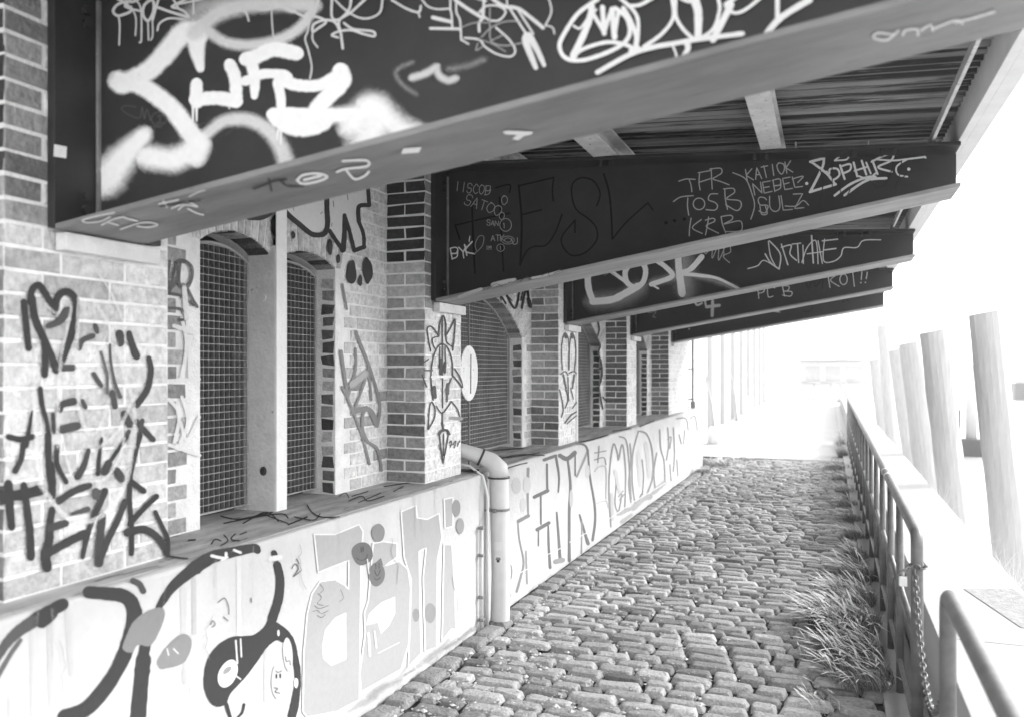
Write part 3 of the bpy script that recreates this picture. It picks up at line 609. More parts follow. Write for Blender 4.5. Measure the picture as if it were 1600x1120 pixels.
# third beam
s = Surf((0, FLY[3] + .159, 0), (0, -1, 0)); s.kt = 1.12
s.many(B7, .5, [(80, "150,360 260,350 340,310"), (100, "560,170 570,290"), (40, "420,270 510,250"), (30, "600,240 700,262 800,300")], .95, .55)
s.many(B7, .85, [(28, "112,215 118,300 140,360"), (32, "140,360 230,350 300,315 345,290"), (16, "200,205 250,240 310,285"), (24, "330,298 295,270 288,220 320,178 360,175 382,215 370,270 335,298"), (22, "385,160 440,175 500,225 495,250 410,280"),
    ((26, 34), "532,128 535,200 550,320"), ((20, 26), "548,225 590,210 640,155"), ((18, 10), "548,232 640,240 720,255 820,305"), (8, "405,280 440,300")], .25)
s.many(B7, .4, [(4, "645,95 660,140 690,100 690,160 720,100 720,170 760,90 775,130 740,150 770,180"), (4, "740,90 745,150")])
s.many(B7, .3, [(2, "130,220 160,240 180,215"), (2, "190,240 220,225 240,240")])
s.many(B7, .62, [(5, "855,208 900,195 930,170 990,205"), (6, "935,140 960,180 1000,210"), (6, "1000,210 1005,140 955,80"), (5, "950,82 960,150 985,200"), (6, "1010,95 1040,190"), (6, "1010,110 1055,100 1050,140 1080,170"), (5, "1060,95 1100,90"), (6, "1085,95 1090,180"),
    (5, "1110,100 1112,185"), (7, "1150,55 1158,182"), (5, "1105,180 1130,110 1170,80 1180,185"), (5, "1180,80 1200,185"), (5, "1130,140 1200,130"), (6, "1200,80 1270,72"), (6, "1210,122 1262,115"), (5, "1210,72 1205,170 1250,175 1285,150 1300,112 1360,110 1390,78 1470,75")], .2)
s.build(beams[3])
s = Surf((0, FLY[4] + .159, 0), (0, -1, 0)); s.kt = 1.2
s.many(B7, .6, [(3.5, "900,292 906,346"), (3.5, "895,295 930,292 928,315 905,322"), (3.5, "945,295 950,338 972,335"), (3.5, "1010,272 1030,272 1020,285"), (4, "1015,290 1025,335"), (3.5, "1015,288 1045,290 1040,310 1020,312 1058,315 1052,335 1015,330"),
    (4, "1225,235 1235,295"), (3.5, "1268,235 1238,262 1278,290"), (3.5, "1315,230 1365,215"), (3.5, "1340,222 1348,290"), (4, "1383,222 1380,258"), (4, "1408,225 1403,255")], .2)
s.ring(1298, 258, 17, 24, 3.5, .6, B7); s.ell(1378, 273, 3, 3, .6, B7); s.ell(1399, 272, 3, 3, .6, B7); s.ell(978, 297, 3, 3, .6, B7)
s.many(B7, .5, [(9, "602,352 620,376 642,368"), (9, "655,345 660,378"), (8, "690,340 690,375"), (14, "665,385 722,378"), (14, "692,360 690,425")], .5, .9)
s.many(B7, .3, [(2.5, "380,400 400,412 430,405 415,430 430,432"), (2.5, "390,400 395,412")]); s.many(B7, .012, [(3, "1120,260 1135,300 1150,262"), (3, "1160,265 1170,290 1200,255 1200,300")])
s.build(beams[4])
s = Surf((0, FLY[5] + .159, 0), (0, -1, 0)); s.many(B7, .6, [(3, "945,408 975,400 1005,410"), (3, "1005,410 960,405")]); s.ell(583, 487, 3, 3, .8, B7)
s.many(B7, .012, [(3, "1110,385 1150,380 1145,405 1110,405"), (3, "1290,340 1295,365 1310,345 1320,362")]); s.build(beams[5])
# wall between the first two pilasters
W8 = (400, 270, 5.586); Z34 = (250, 340, 4.307); Z14 = (0, 380, 2.545)
s = Surf((XW + .0062, 0, 0), (1, 0, 0))
s.fill([(195, 250), (610, 100), (612, 420), (590, 490), (550, 520), (480, 522), (380, 440), (280, 350)], .72, W8)
s.fill([(640, 100), (955, 30), (975, 280), (885, 300), (885, 420), (935, 530), (935, 640), (865, 665), (775, 380), (755, 650), (640, 510)], .72, W8)
s.many(W8, .09, [(44, "190,262 280,370 380,455 480,535 560,545 605,520 622,440 615,300 615,100"), (36, "640,510 700,600 755,672"), ((52, 34), "755,672 768,560 770,375"), (34, "770,380 810,500 855,680"), (38, "860,680 940,650"),
    (32, "940,650 935,540 895,430"), (36, "895,430 895,300 985,285"), (34, "985,285 975,150 955,20"), (70, "-60,380 60,375 160,290"), (60, "-80,300 40,330 150,260")], .15)
for q in ((172, 470, 42, 108), (247, 522, 20, 45), (322, 545, 19, 34), (640, 650, 25, 70), (715, 752, 17, 38), (828, 870, 45, 100), (972, 860, 45, 115), (905, 942, 19, 50)): s.ell(*q, .1, W8, wob=.25)
s.many(W8, .04, [(5, "790,170 800,240"), (5, "670,250 675,300"), (5, "560,360 575,345"), (4, "480,235 475,262"), (4, "320,300 325,330"), (4, "745,165 770,190"), (4, "840,145 845,165"), (4, "660,440 655,470")])
s.many(Z14, .26, [(12, "1415,360 1470,500 1508,640 1498,725"), (12, "1355,430 1368,520 1382,605"), (10, "1385,600 1412,500 1412,420"), (9, "1360,570 1400,660 1440,770 1468,875"), (9, "1408,660 1445,560 1460,500 1470,560 1475,620"),
    (20, "1405,668 1465,660 1495,715"), (11, "1438,735 1460,785 1500,820 1515,900"), (10, "1440,740 1440,690 1455,650"), (26, "1400,560 1450,520", .45, .5), (8, "1360,165 1378,262"), (7, "1415,350 1430,390")], .25)
s.many(Z34, .2, [(22, "60,300 45,400 60,480 120,400 105,310 150,290 205,330 210,400 180,470 140,470 120,420 130,310"), (18, "60,500 80,420 100,330"), (20, "180,480 215,550 245,600"), (18, "60,510 140,530 220,590"), (20, "60,610 140,620 180,680 130,690")], .3, .85)
s.many(Z14, .8, [(14, "720,300 740,400 720,530"), (12, "668,545 790,540"), (14, "670,620 710,680 690,790"), (13, "720,610 745,700 715,790"), (12, "790,690 740,780 715,710"), (14, "668,800 790,842"), (16, "690,330 780,360"), (20, "730,180 740,300"), (14, "750,380 752,530")], .4, .8)
s.many((500, 250, 2.383), .05, [(7, "632,478 640,512"), (7, "655,475 668,500 690,535"), (8, "690,498 725,553 742,478"), (8, "750,552 768,475 778,545"), (6, "765,480 782,530"), (7, "700,455 712,480"), (14, "775,520 782,545")], .2)
s.many(B5, .03, [(6, "380,860 405,905"), (7, "420,860 430,925"), (7, "440,865 500,925"), (7, "545,840 548,925"), (7, "560,925 585,840 620,925"), (6, "575,835 600,860"), (6, "250,880 350,872"), (5, "300,905 340,890")], .2)
s.many((840, 380, 3.5), .08, [(9, "325,425 335,470 322,520"), (9, "322,520 340,560 330,600 345,650 350,720 335,780"), (6, "335,780 345,850 355,905"), (10, "330,690 350,680"), (6, "355,840 385,880 380,930")], .2)
s.build(wall)
# first pilaster: black heart, scrawled tag, pale overspray
pils = [o for o in bd.children if o.name.startswith('pilaster')]
s = Surf((XF + .0062, 0, 0), (1, 0, 0)); Z32, Z33 = (0, 430, 4.146), (0, 680, 4.306)
s.many(Z32, .07, [(44, "195,170 205,100 245,65 285,110 330,190 352,235"), (46, "352,235 365,160 400,115 450,115 490,170 490,260 455,400 400,550"), (46, "205,150 225,280 290,430 345,560 360,610"), (42, "152,178 165,300 183,470"),
    (42, "285,420 290,520 288,640"), ((34, 60), "310,330 380,300 430,240", .13), (44, "380,600 465,598", .13), (36, "595,395 530,425 510,470", .12), (30, "615,330 625,365", .12), ((36, 50), "835,380 850,440 880,520", .09),
    (52, "772,385 776,435", .1), ((34, 42), "962,540 975,620 950,740 885,835", .09), ((14, 24), "710,450 715,560 740,690 778,785", .15), (30, "605,640 650,710", .13), (36, "725,760 742,845", .12),
    ((36, 50), "385,870 400,835 470,815", .1), (30, "530,815 548,850", .12), (54, "400,995 490,975", .12), ((32, 26), "258,735 270,840 300,950 318,1100"), (38, "55,1045 130,1060 205,1045"), ((16, 34), "205,880 185,1000 165,1100"),
    (46, "805,900 835,960", .1), (36, "880,945 930,1000 985,1060", .09), (28, "918,940 900,1040 880,1120", .11), (18, "650,500 690,640 690,760", .2), (26, "820,1030 830,1010", .12), (24, "340,900 345,1010", .1)], .25)
s.many(Z33, .07, [((34, 40), "150,60 140,150 100,235"), (44, "320,0 322,160 335,300"), ((60, 50), "330,200 345,300 345,400"), ((34, 32), "380,75 380,190 440,310"), ((30, 50), "590,100 560,200 520,270", .1), ((18, 30), "680,20 665,130 655,255"),
    (24, "850,10 780,110 700,230"), (50, "725,190 700,240", .09), (52, "782,240 812,285", .1), ((24, 32), "942,0 905,130 870,280"), (34, "870,280 866,440 880,600 880,790"), (38, "865,300 960,370"),
    (70, "-20,400 120,400 265,365"), ((60, 50), "50,330 60,480 72,610"), ((44, 54), "155,335 175,480 195,640 202,810"), (46, "590,335 480,380 390,440", .09), ((44, 66), "345,500 330,600 325,700 300,790 310,880"), (50, "430,590 330,620", .1),
    (56, "560,660 440,720 300,800", .08), ((20, 40), "480,525 580,495", .14), ((44, 30), "700,375 660,470 610,580 570,720 550,815", .08), ((46, 60), "685,540 670,660 660,850", .1), ((40, 44), "835,445 780,580 720,700 665,840", .09), (36, "1045,410 960,490 870,590"),
    ((54, 44), "855,650 960,630 1050,680 1100,750 1115,790", .08), ((28, 34), "1040,515 1080,600 1120,690 1122,780"), (50, "640,380 640,400", .15), (40, "230,380 265,350"), ((60, 40), "0,400 20,440")], .25)
s.many(Z33, .8, [(34, "265,330 330,420 400,510 470,565 560,580 640,560 720,500 800,400 860,240 885,0"), (24, "240,0 235,150 270,320"), (22, "410,0 440,150 490,310"), (20, "830,20 790,160 700,290 560,310 480,330")], .6, .5)
s.many(Z32, .8, [(26, "222,500 212,800 232,1110"), (24, "390,560 375,700 365,1110"), (28, "505,150 490,500 500,800 540,980 590,1030 650,960 700,800"), (28, "590,150 700,330 760,500 800,650 860,850 860,1110"), (22, "860,780 760,1000 640,1110"), (18, "640,0 720,130 790,300"), (20, "410,170 360,250 290,190"), (20, "455,210 420,380 380,560")], .6, .45)
s.build(pils[1])
s = Surf((XF + .0062, 0, 0), (1, 0, 0)); Z38 = (660, 470, 4.15)
s.many(Z38, .13, [(9, "52,325 38,250 30,180 60,170 105,228"), (10, "105,228 112,150 133,98 150,150 150,228"), (9, "150,228 185,170 210,120 207,220 195,320"), (8, "105,232 65,245 70,290 88,320"), (8, "152,232 158,270 195,300"), (9, "68,640 55,520 62,400 90,310 128,280 165,310 190,390 192,480 165,560 158,650"),
    (8, "128,100 128,280 130,690"), (8, "112,300 108,430"), (8, "145,300 150,430"), (8, "-5,412 20,390 38,378"), (9, "-5,480 25,555"), (9, "208,440 245,500 258,560 235,530 192,480"), (8, "38,830 75,760 80,700 60,655 45,690 35,830"), (8, "88,680 110,715 130,725 160,690 185,650"), (8, "185,650 225,700 248,780"),
    (20, "185,758 250,762", .3), (9, "130,720 128,780 135,840"), (16, "108,862 120,842 140,835 160,840 172,860"), (8, "110,870 118,950 132,1048"), (8, "132,1048 150,960 165,870"), (7, "135,860 135,1000"), (10, "62,450 10,450", .25), (22, "75,560 80,620", .15), (20, "165,540 160,600", .2), (18, "115,380 118,470", .12), (16, "145,400 142,460", .12),
    (6, "170,920 185,905 180,945"), (6, "195,930 215,905 205,950"), (6, "225,940 240,905"), (5, "105,930 110,960")], .25)
s.many(Z38, .82, [(15, "60,492 180,490")], .1)
s.build(pils[2])
s = Surf((XF + .0062, 0, 0), (1, 0, 0)); Z840 = (840, 380, 3.5)
s.many(Z840, .16, [(6, "135,690 130,600 135,530 150,490 168,530 172,600 170,690"), (6, "172,690 175,560 188,490 205,540 208,620 200,700"), (14, "150,500 155,515"), (14, "185,500 188,515"), (6, "125,715 150,700 165,720"), (6, "170,710 200,700 220,725"), (10, "140,720 155,790"), (10, "200,720 190,790"), (6, "120,800 140,900 130,950"), (6, "215,780 220,850 190,900"),
    (8, "150,980 180,940 220,915"), (6, "160,985 200,950 235,925"), (5, "150,780 165,850 150,900"), (5, "180,790 195,850"), (5, "165,730 170,860")], .3)
s.build(pils[3])
# front of the platform
s = Surf((XP, 0, 0), (1, 0, 0)); s.base = .001; s.kt = .78; Z35, Z36, Z37, Z17 = (0, 850, 4.147), (220, 840, 4.0), (460, 770, 3.2), (700, 600, 2.8)
s.many(Z35, .66, [(20, "200,560 203,820 205,1110"), (36, "322,540 325,800 332,1040"), (36, "435,420 445,600 462,835"), (26, "1192,280 1190,560"), (26, "1195,740 1195,885"), (26, "60,1000 60,1110")], .3, .8)
s.many(Z36, .66, [(34, "262,320 264,590"), (28, "330,260 332,590", .58), (28, "270,830 272,900", .6), (22, "778,700 778,1010", .64), (30, "610,120 612,600", .76), (16, "310,920 312,960", .7)], .3, .85)
s.ks = 1.3; s.many(Z35, .075, [((40, 62), "-40,760 40,640 120,560 210,500", .14), (60, "230,478 330,425 400,388"), (60, "270,500 330,450"), ((60, 74), "575,308 700,318 790,330 845,370 870,440"), (72, "870,440 850,560 800,720 700,900 560,1060 420,1115"), ((24, 20), "-20,860 60,720 130,620", .2), (30, "860,235 900,255 925,300", .12),
    ((44, 74), "950,600 915,800 890,1120")], .18)
s.many(Z36, .075, [((30, 62), "110,430 200,300 330,190"), ((66, 34), "330,190 440,120 560,90 700,62 725,75"), (30, "830,95 840,130"), ((38, 46), "850,170 868,260 858,380 820,500"), ((20, 14), "532,1040 550,1100 562,1130"), ((14, 10), "642,1040 630,1090 600,1120"), ((70, 66), "15,760 0,900 -15,1130")], .14)
s.fill([(800, 500), (840, 520), (920, 580), (965, 660), (985, 760), (998, 850), (990, 1000), (962, 1130), (915, 1130), (945, 980), (960, 880), (948, 780), (935, 690), (880, 650), (840, 640), (780, 690), (730, 765), (650, 870), (560, 968), (530, 1035), (470, 1052), (420, 1010), (390, 920), (400, 800), (440, 710), (500, 650), (570, 615), (650, 610), (710, 600), (770, 550)], .075, Z36, sm=True)
s.fill([(860, 500), (950, 430), (1040, 408), (1065, 450), (1030, 560), (970, 655), (890, 650), (850, 700), (790, 672), (820, 580)], .28, Z35, sm=True)
s.fill([(1020, 745), (1095, 640), (1180, 578), (1235, 612), (1225, 700), (1180, 770), (1080, 800), (1035, 800)], .3, Z35, sm=True)
s.many(Z36, .84, [(14, "440,110 520,125 530,95"), (12, "580,75 620,90"), (8, "500,140 540,120"), (26, "810,130 865,120"), (8, "590,640 600,780"), (7, "620,630 625,740"), (6, "160,690 170,730"), (6, "200,690 230,720"), (6, "590,860 620,880")], .4, .9)
s.ell(540, 845, 55, 92, .86, Z36, rot=.45); s.ell(535, 825, 34, 16, .35, Z36, rot=-.7)
s.ell(848, 895, 36, 108, .62, Z36); s.ell(915, 725, 30, 105, .66, Z36, rot=-.08); s.ell(843, 862, 6, 16, .05, Z36); s.ell(867, 860, 6, 16, .05, Z36); s.ell(856, 592, 8, 20, .8, Z36); s.ell(966, 905, 14, 32, .82, Z36)
s.many(Z36, .12, [(5, "830,935 850,940 835,960 862,968"), (4, "840,830 855,838 875,828"), (4, "900,740 905,770 925,765 930,790"), (4, "940,190 960,160 980,190 950,240 1000,200"), (4, "480,400 520,375 545,430 545,475"), (4, "430,540 445,515 460,540 440,555"), (5, "685,375 688,400"), (4, "510,490 540,515"), (4, "1060,470 1100,440 1120,460"), (4, "970,130 985,160")], .3, .8)
s.ks = 1.; D = .47
polys = [[(95, 205), (200, 205), (320, 155), (340, 190), (330, 330), (322, 1030), (210, 1090), (60, 1118), (38, 1090), (42, 800), (60, 600), (84, 500), (125, 440), (200, 430), (250, 460), (266, 480), (268, 335), (115, 395)],
         [(390, 250), (440, 240), (510, 250), (510, 318), (450, 362), (520, 338), (565, 380), (580, 480), (570, 750), (530, 880), (330, 992), (322, 900), (350, 700), (345, 600), (365, 540)],
         [(530, 92), (605, 60), (610, 122), (660, 130), (720, 100), (735, 220), (712, 330), (708, 770), (650, 790), (640, 420), (655, 272), (620, 290), (630, 800), (565, 870), (580, 430), (545, 320)],
         [(745, 30), (790, 20), (790, 165), (750, 175)], [(745, 255), (785, 255), (800, 480), (805, 680), (780, 680), (735, 740), (738, 500)]]
for P_ in polys: s.fill(P_, D, Z37)
s.fill([(135, 760), (150, 680), (200, 620), (255, 595), (255, 830), (180, 862), (140, 825)], .84, Z37); s.fill([(355, 660), (370, 600), (430, 545), (500, 515), (500, 600), (470, 660), (430, 702), (412, 645)], .84, Z37)
for P_ in polys: s.stroke(P_ + [P_[0]], 7, .87, Z37, line=True)
s.stroke("880,225 1020,0", 1, .8, Z37)
for q in ((415, 197, 33, 46, .27), (335, 302, 53, 58, .22), (408, 405, 41, 60, .25), (805, 75, 22, 43, .32), (825, 163, 20, 40, .35), (604, 608, 17, 33, .3), (675, 598, 28, 50, .32)): s.ell(q[0], q[1], q[2], q[3], q[4], Z37)
s.fill([(385, 360), (428, 322), (440, 360)], .25, Z37)
s.many(Z37, .05, [(3, "305,322 325,334 350,328 362,305"), (4, "328,270 330,292"), (4, "338,268 340,288"), (3, "402,352 403,376"), (3, "418,350 419,374"), (3, "395,385 410,412 425,385"), (3, "395,425 410,432 425,420"), (2.5, "85,590 110,585 130,600 165,585"), (2.5, "95,560 120,575 165,560"), (2.5, "110,500 130,520 110,550 140,560"), (2.5, "110,610 130,620 150,605"), (2, "120,450 140,480 120,500"), (2, "225,480 240,520 220,540"), (2, "10,350 30,380 10,400")], .3, .7)
s.many(Z37, .8, [(4, "415,798 460,775 520,745"), (14, "365,700 372,810", .68), (6, "360,330 368,400", .75), (10, "395,690 405,770", .7)])
# platform front beyond the drainpipe
s_left = s; s = Surf((XP - .025, 0, 0), (1, 0, 0)); s.base = .001; s.kt = .78; s.kd = 1.0; s.ks = .95; s.many(Z17, .14, [((14, 8), "350,370 348,480 350,570", .3), (16, "350,575 308,598", .2), ((7, 12), "305,605 312,680 330,775 318,840 300,905", .22), (9, "340,730 345,870", .25), (16, "378,492 435,465"), (10, "432,350 434,465"), (8, "405,490 406,610"), (16, "390,635 440,606"), ((8, 14), "438,620 440,700 446,800"), (7, "395,640 395,705"),
    (14, "420,330 470,312"), ((12, 7), "472,320 485,400 482,470"), ((8, 14), "475,560 482,650 490,770"), (22, "470,775 500,768", .25), (20, "490,312 520,325 553,300"), ((10, 14), "523,330 535,440 530,560 530,770"), (7, "555,292 556,398"), (10, "563,402 590,340 612,288", .25), (10, "560,255 600,268 612,300"),
    ((8, 12), "612,300 620,400 640,520 643,600 632,680"), ((8, 16), "575,570 595,640 612,695"), (7, "585,600 583,740", .3)], .2)
s.ring(265, 820, 13, 37, 6, .3, Z17); s.many(Z17, .3, [(8, "262,860 270,925")])
for q in ((298, 443, 20, 36, .55), (344, 440, 17, 36, .6), (327, 527, 13, 31, .6), (538, 500, 8, 40, .5), (610, 380, 10, 30, .6)): s.ell(q[0], q[1], q[2], q[3], q[4], Z17)
s.many(Z17, .22, [(7, "712,622 704,500 706,380 722,262 740,300 745,330 762,262 776,380 772,560"), (6, "735,440 730,520 745,555 760,480"), (7, "750,228 778,245 790,330 800,500"), (7, "832,205 808,300 805,420 820,520 845,480"), (7, "800,520 790,430 800,330 795,260"), (8, "840,205 870,220 892,290 895,400 870,480"), (7, "925,200 930,280 945,340 948,430"), (7, "912,300 900,380 905,450"),
    (6, "848,330 855,400 850,480"), (6, "960,190 965,260 955,330"), (6, "985,190 990,300 985,380"), (6, "1000,150 1040,150 1050,200"), (6, "1060,150 1080,140 1090,200"), (5, "640,300 690,290"), (5, "640,330 680,320 690,350"), (5, "660,270 655,340"), (5, "640,380 660,360 690,370 690,500", .45), (5, "650,520 690,510 700,540", .5),
    (5, "745,490 765,465"), (5, "750,505 770,480"), (5, "960,240 975,230 970,280"), (5, "1010,220 1020,260"), (5, "1035,200 1030,260"), (5, "970,350 975,420"), (5, "1000,330 1005,400")], .3)
s.many(Z17, .45, [(20, "745,565 790,545"), (26, "810,540 850,500 880,490"), (22, "900,470 945,430"), (16, "760,600 800,570", .5), (14, "715,480 720,590", .55), (16, "730,380 750,470", .62), (18, "830,300 840,440", .62), (18, "865,260 880,400", .62)], .5, .8)
s.many(Z17, .84, [(3, "280,840 360,800"), (3, "420,750 500,712"), (3, "530,690 620,640"), (3, "700,590 800,520"), (3, "800,520 950,430")], .2)
for i in range(26):
    t_ = i / 26; x_, y_ = 800 + 250 * t_, 955 - 184 * t_; s.stroke([(x_, y_), (x_ + R.uniform(8, 18), y_ - R.uniform(8, 14))], R.uniform(3, 8), R.uniform(.35, .6), soft=.9, op=R.uniform(.2, .5))
s.build(pl); s = s_left
for i in range(26):                             # splash dirt along the foot, hairline cracks and runs
    t_ = i / 26; x_, y_ = 545 + 205 * t_, 1112 - 138 * t_; s.stroke([(x_, y_ + R.uniform(-4, 2)), (x_ + R.uniform(8, 22), y_ - R.uniform(8, 18))], R.uniform(4, 14), R.uniform(.35, .6), soft=.9, op=R.uniform(.2, .6))
for i in range(14):
    x_ = R.uniform(20, 740); y_ = 958 - .30 * x_ + R.uniform(6, 20); s.stroke([(x_, y_), (x_ + R.uniform(-3, 3), y_ + 30), (x_ + R.uniform(-4, 4), y_ + R.uniform(50, 120))], (R.uniform(2, 7), 1), .5, soft=.9, op=R.uniform(.15, .4))
for x_, y_ in ((466, 850), (610, 840), (705, 900), (90, 1000), (330, 960)):
    P_ = [(x_, y_)]
    for k in range(6): P_.append((P_[-1][0] + R.uniform(-7, 7), P_[-1][1] + R.uniform(6, 16)))
    s.stroke(P_, .8, .3, soft=.2, op=.7)
s.build(pl)
# scribbles on the ledge and stains
s = Surf((0, 0, LZ + .0006), (0, 0, 1)); Z16 = (0, 700, 2.0)
s.many(Z16, .04, [(4, "690,212 740,222 800,212 850,200"), (4, "700,235 800,215 880,205 900,218"), (4, "760,235 830,200 870,228"), (3, "820,205 900,235"), (3.5, "960,178 975,200 1005,215 1060,215"), (3.5, "1090,165 1130,150 1150,165 1200,150"), (3, "1100,150 1150,135"), (3, "1120,170 1190,140"), (3.5, "660,300 672,285 690,290"), (3.5, "700,272 712,290 690,305"), (3.5, "735,268 722,285 748,290"),
    (3, "750,270 770,262"), (3, "1060,150 1080,140 1090,155"), (4, "590,288 610,286"), (3, "920,215 980,225 1000,205"), (4, "900,240 960,215"), (3, "1200,120 1300,105"), (3, "1230,135 1260,120")], .2)
s.many(Z17, .06, [(7, "250,372 300,355 345,345"), (5, "130,290 250,320 400,300"), (6, "180,340 300,310 420,312"), (5, "100,330 150,345"), (6, "200,290 330,280"), (6, "570,255 640,240 700,222"), (5, "720,205 800,195"), (6, "840,185 900,160")], .6, .7)
s.many(Z33, .06, [(5, "700,965 780,945 830,935"), (4, "830,940 950,905 1070,880"), (5, "640,985 690,970")], .3, .7)
s.many(Z33, .08, [(10, "1135,815 1200,825 1260,832"), (9, "1285,705 1310,705")], .3)
s.build([o for o in pl.children if o.name.startswith('ledge')][0])

# ------------------------------------------------------------------ drainpipe and conduits
dp = thing('drainpipe', 'fat pale plastic drainpipe in front of the platform wall, bent over the ledge', 'drainpipe', (-1.965, 4.95, 0))
mb = MB(); mb.tube([(-1.968, 4.95, -.04), (-1.962, 4.955, .3), (-1.975, 4.95, .915)], [.062, .061, .062], 28); mb.build('pipe', M['pipe'], dp, smooth=False)
mb = MB(); mb.tube([(-1.975, 4.95, .915), (-1.98, 4.95, .97), (-2.02, 4.94, 1.01), (-2.09, 4.91, 1.045), (-2.24, 4.87, 1.09), (-2.40, 4.83, 1.10)], [.067, .063, .057, .05, .046, .044], 24); mb.build('elbow', M['pipe'], dp, smooth=True)
mb = MB(); mb.tube([(-1.975, 4.95, .905), (-1.975, 4.95, .915)], .071, 28); mb.tube([(-2.078, 4.916, 1.036), (-2.09, 4.911, 1.042)], .0575, 20); mb.build('collar', M['hull'], dp)
mb = MB(); mb.tube([(-1.97, 4.95, .70), (-1.97, 4.95, .716)], .066, 28); mb.box(-2.04, 4.87, .702, -1.97, 4.885, .714); mb.box(-1.985, 4.865, .695, -1.965, 4.89, .72, .003); mb.build('clamp', M['edge'], dp)
for z_, r_, m_ in ((.40, .026, 'white'), (.48, .0, 'white')):
    mb = MB(); vs = []; n = 20
    def onp(a, z): return (-1.966 + .0635 * math.sin(a), 4.952 - .0635 * math.cos(a), z)
    if r_:
        vs = [onp(.15, z_)] + [onp(.15 + r_ / .0635 * math.cos(i * 2 * math.pi / n), z_ + r_ * math.sin(i * 2 * math.pi / n)) for i in range(n)]
        mb.add(vs, [(0, 1 + i, 1 + (i + 1) % n) for i in range(n)])
    else: 
        vs = [onp(.15 + a, z) for z in (.455, .51) for a in (-.42, -.2, 0, .2, .42)]; mb.add(vs, [(i, i + 1, i + 6, i + 5) for i in range(4)])
    st_ = mb.build('sticker', M['white'], dp)
    if r_:
        mb = MB()
        for (a0, a1, za, zb2) in ((-.22, .22, .405, .412), (-.27, .27, .396, .402), (-.15, .15, .381, .396)):
            mb.add([tuple(Vector(onp(.15 + a, z)) + Vector((.001, -.001, 0))) for z in (za, zb2) for a in (a0, 0, a1)], [(0, 1, 4, 3), (1, 2, 5, 4)])
        mb.build('printed_mark', M['hull'], st_)
cd = thing('conduit', 'two thin vertical conduits left of the fat drainpipe', 'conduit', (-2.0, 4.80, 0))
mb = MB(); mb.tube([(-2.0, 4.82, -.04), (-2.0, 4.82, .62), (-1.995, 4.815, .8), (-2.03, 4.82, .93), (-2.12, 4.82, .99), (-2.3, 4.80, 1.02)], .0085, 10); mb.build('bent_tube', M['pipe'], cd, smooth=True)
mb = MB(); mb.tube([(-2.015, 4.76, -.04), (-2.015, 4.76, .62)], .011, 10); mb.build('straight_tube', M['pipe'], cd, smooth=True)
for z_ in (.04, .18, .44, .61): mb = MB(); mb.box(-2.03, 4.742, z_, -1.998, 4.778, z_ + .018, .002); mb.build('clip', M['edge'], cd)
cb = MB(); cb.tube([(-2.07, 4.80, .96), (-2.12, 4.86, .952), (-2.25, 4.9, .95), (-2.5, 5.0, .95)], .006, 8); cb.tube([(-2.06, 4.82, .97), (-2.16, 4.9, .955), (-2.4, 4.95, .952)], .005, 8)
tag(cb.build('cable', M['hull'], smooth=True), 'black cables lying on the ledge under the drainpipe elbow', 'cable')
sg = thing('round_sign', 'round white scratched sign plate on a thin pole beside the second pilaster', 'sign', (-2.25, 5.09, LZ))
a_ = math.radians(-6); ux = Vector((math.sin(a_), math.cos(a_), 0))
mb = MB(); c = Vector((-2.235, 5.06, 1.575)); nn_ = Vector((math.cos(a_), -math.sin(a_), 0)); n = 40
vs = [c + ux * .19 * math.cos(i * 2 * math.pi / n) + Vector((0, 0, 1)) * .182 * math.sin(i * 2 * math.pi / n) + nn_ * d for d in (0, .006) for i in range(n)]
mb.add(vs, [tuple(range(n))[::-1], tuple(range(n, 2 * n))] + [(i, (i + 1) % n, n + (i + 1) % n, n + i) for i in range(n)]); mb.build('sign_plate', M['sign'], sg)
mb = MB(); mb.tube([(-2.25, 5.095, LZ), (-2.25, 5.095, 2.4)], .007, 8); mb.build('pole', M['galv'], sg)
mb = MB(); mb.tube([(-2.228, 5.08, 1.44), (-2.226, 5.08, 1.70)], .003, 6); mb.build('scratch', M['edge'], sg)

# ------------------------------------------------------------------ railing
def rx(y): return .33 + .0028 * (y - 3)
def rz(y): return .937 + .0038 * (y - 3)
def tube_bend(y0, y1, down):     # rail with a rounded elbow into the end post at y0
    P = []
    for k in range(7):
        a = k / 6 * math.pi / 2; P.append((rx(y0), y0 + .05 - .05 * math.cos(a) if down > 0 else y0 - .05 + .05 * math.cos(a), rz(y0) - .05 + .05 * math.sin(a)))
    return P
ra = thing('railing', 'long tubular steel railing running away between the cobbles and the pale quay wall', 'railing', (rx(5), 5, 0), 'tubular railing runs')
mb = MB(); P = [(rx(3.71), 3.71, -.1), (rx(3.71), 3.71, .86)] + tube_bend(3.71, 30, 1) + [(rx(y), y, rz(y)) for y in (5, 6.4, 9, 14, 22, 34)]
mb.tube(P, .0235, 16); mb.build('top_rail', M['galv'], ra, smooth=True)
for zz, rr in ((.51, .014), (.14, .014)):
    mb = MB(); mb.tube([(rx(y), y, zz + .0038 * (y - 3)) for y in (3.72, 6, 12, 34)], rr, 10); mb.build('lower_rail', M['galv'], ra, smooth=True)
for y in [4.59, 5.29, 6.10, 6.94, 7.8, 8.65] + [9.5 + .85 * i for i in range(12)]:
    mb = MB(); mb.tube([(rx(y), y, -.1), (rx(y), y, rz(y) - .01)], .019, 12); mb.build('post', M['galv'], ra, smooth=True)
for y in (5.55, 5.8):
    mb = MB(); mb.tube([(rx(y), y - .02, rz(y)), (rx(y), y + .02, rz(y))], .026, 16); mb.build('sleeve', M['white'], ra, smooth=True)
rb = thing('railing', 'near end of the tubular railing in the lower right, with rounded corner', 'railing', (rx(2), 2, 0), 'tubular railing runs')
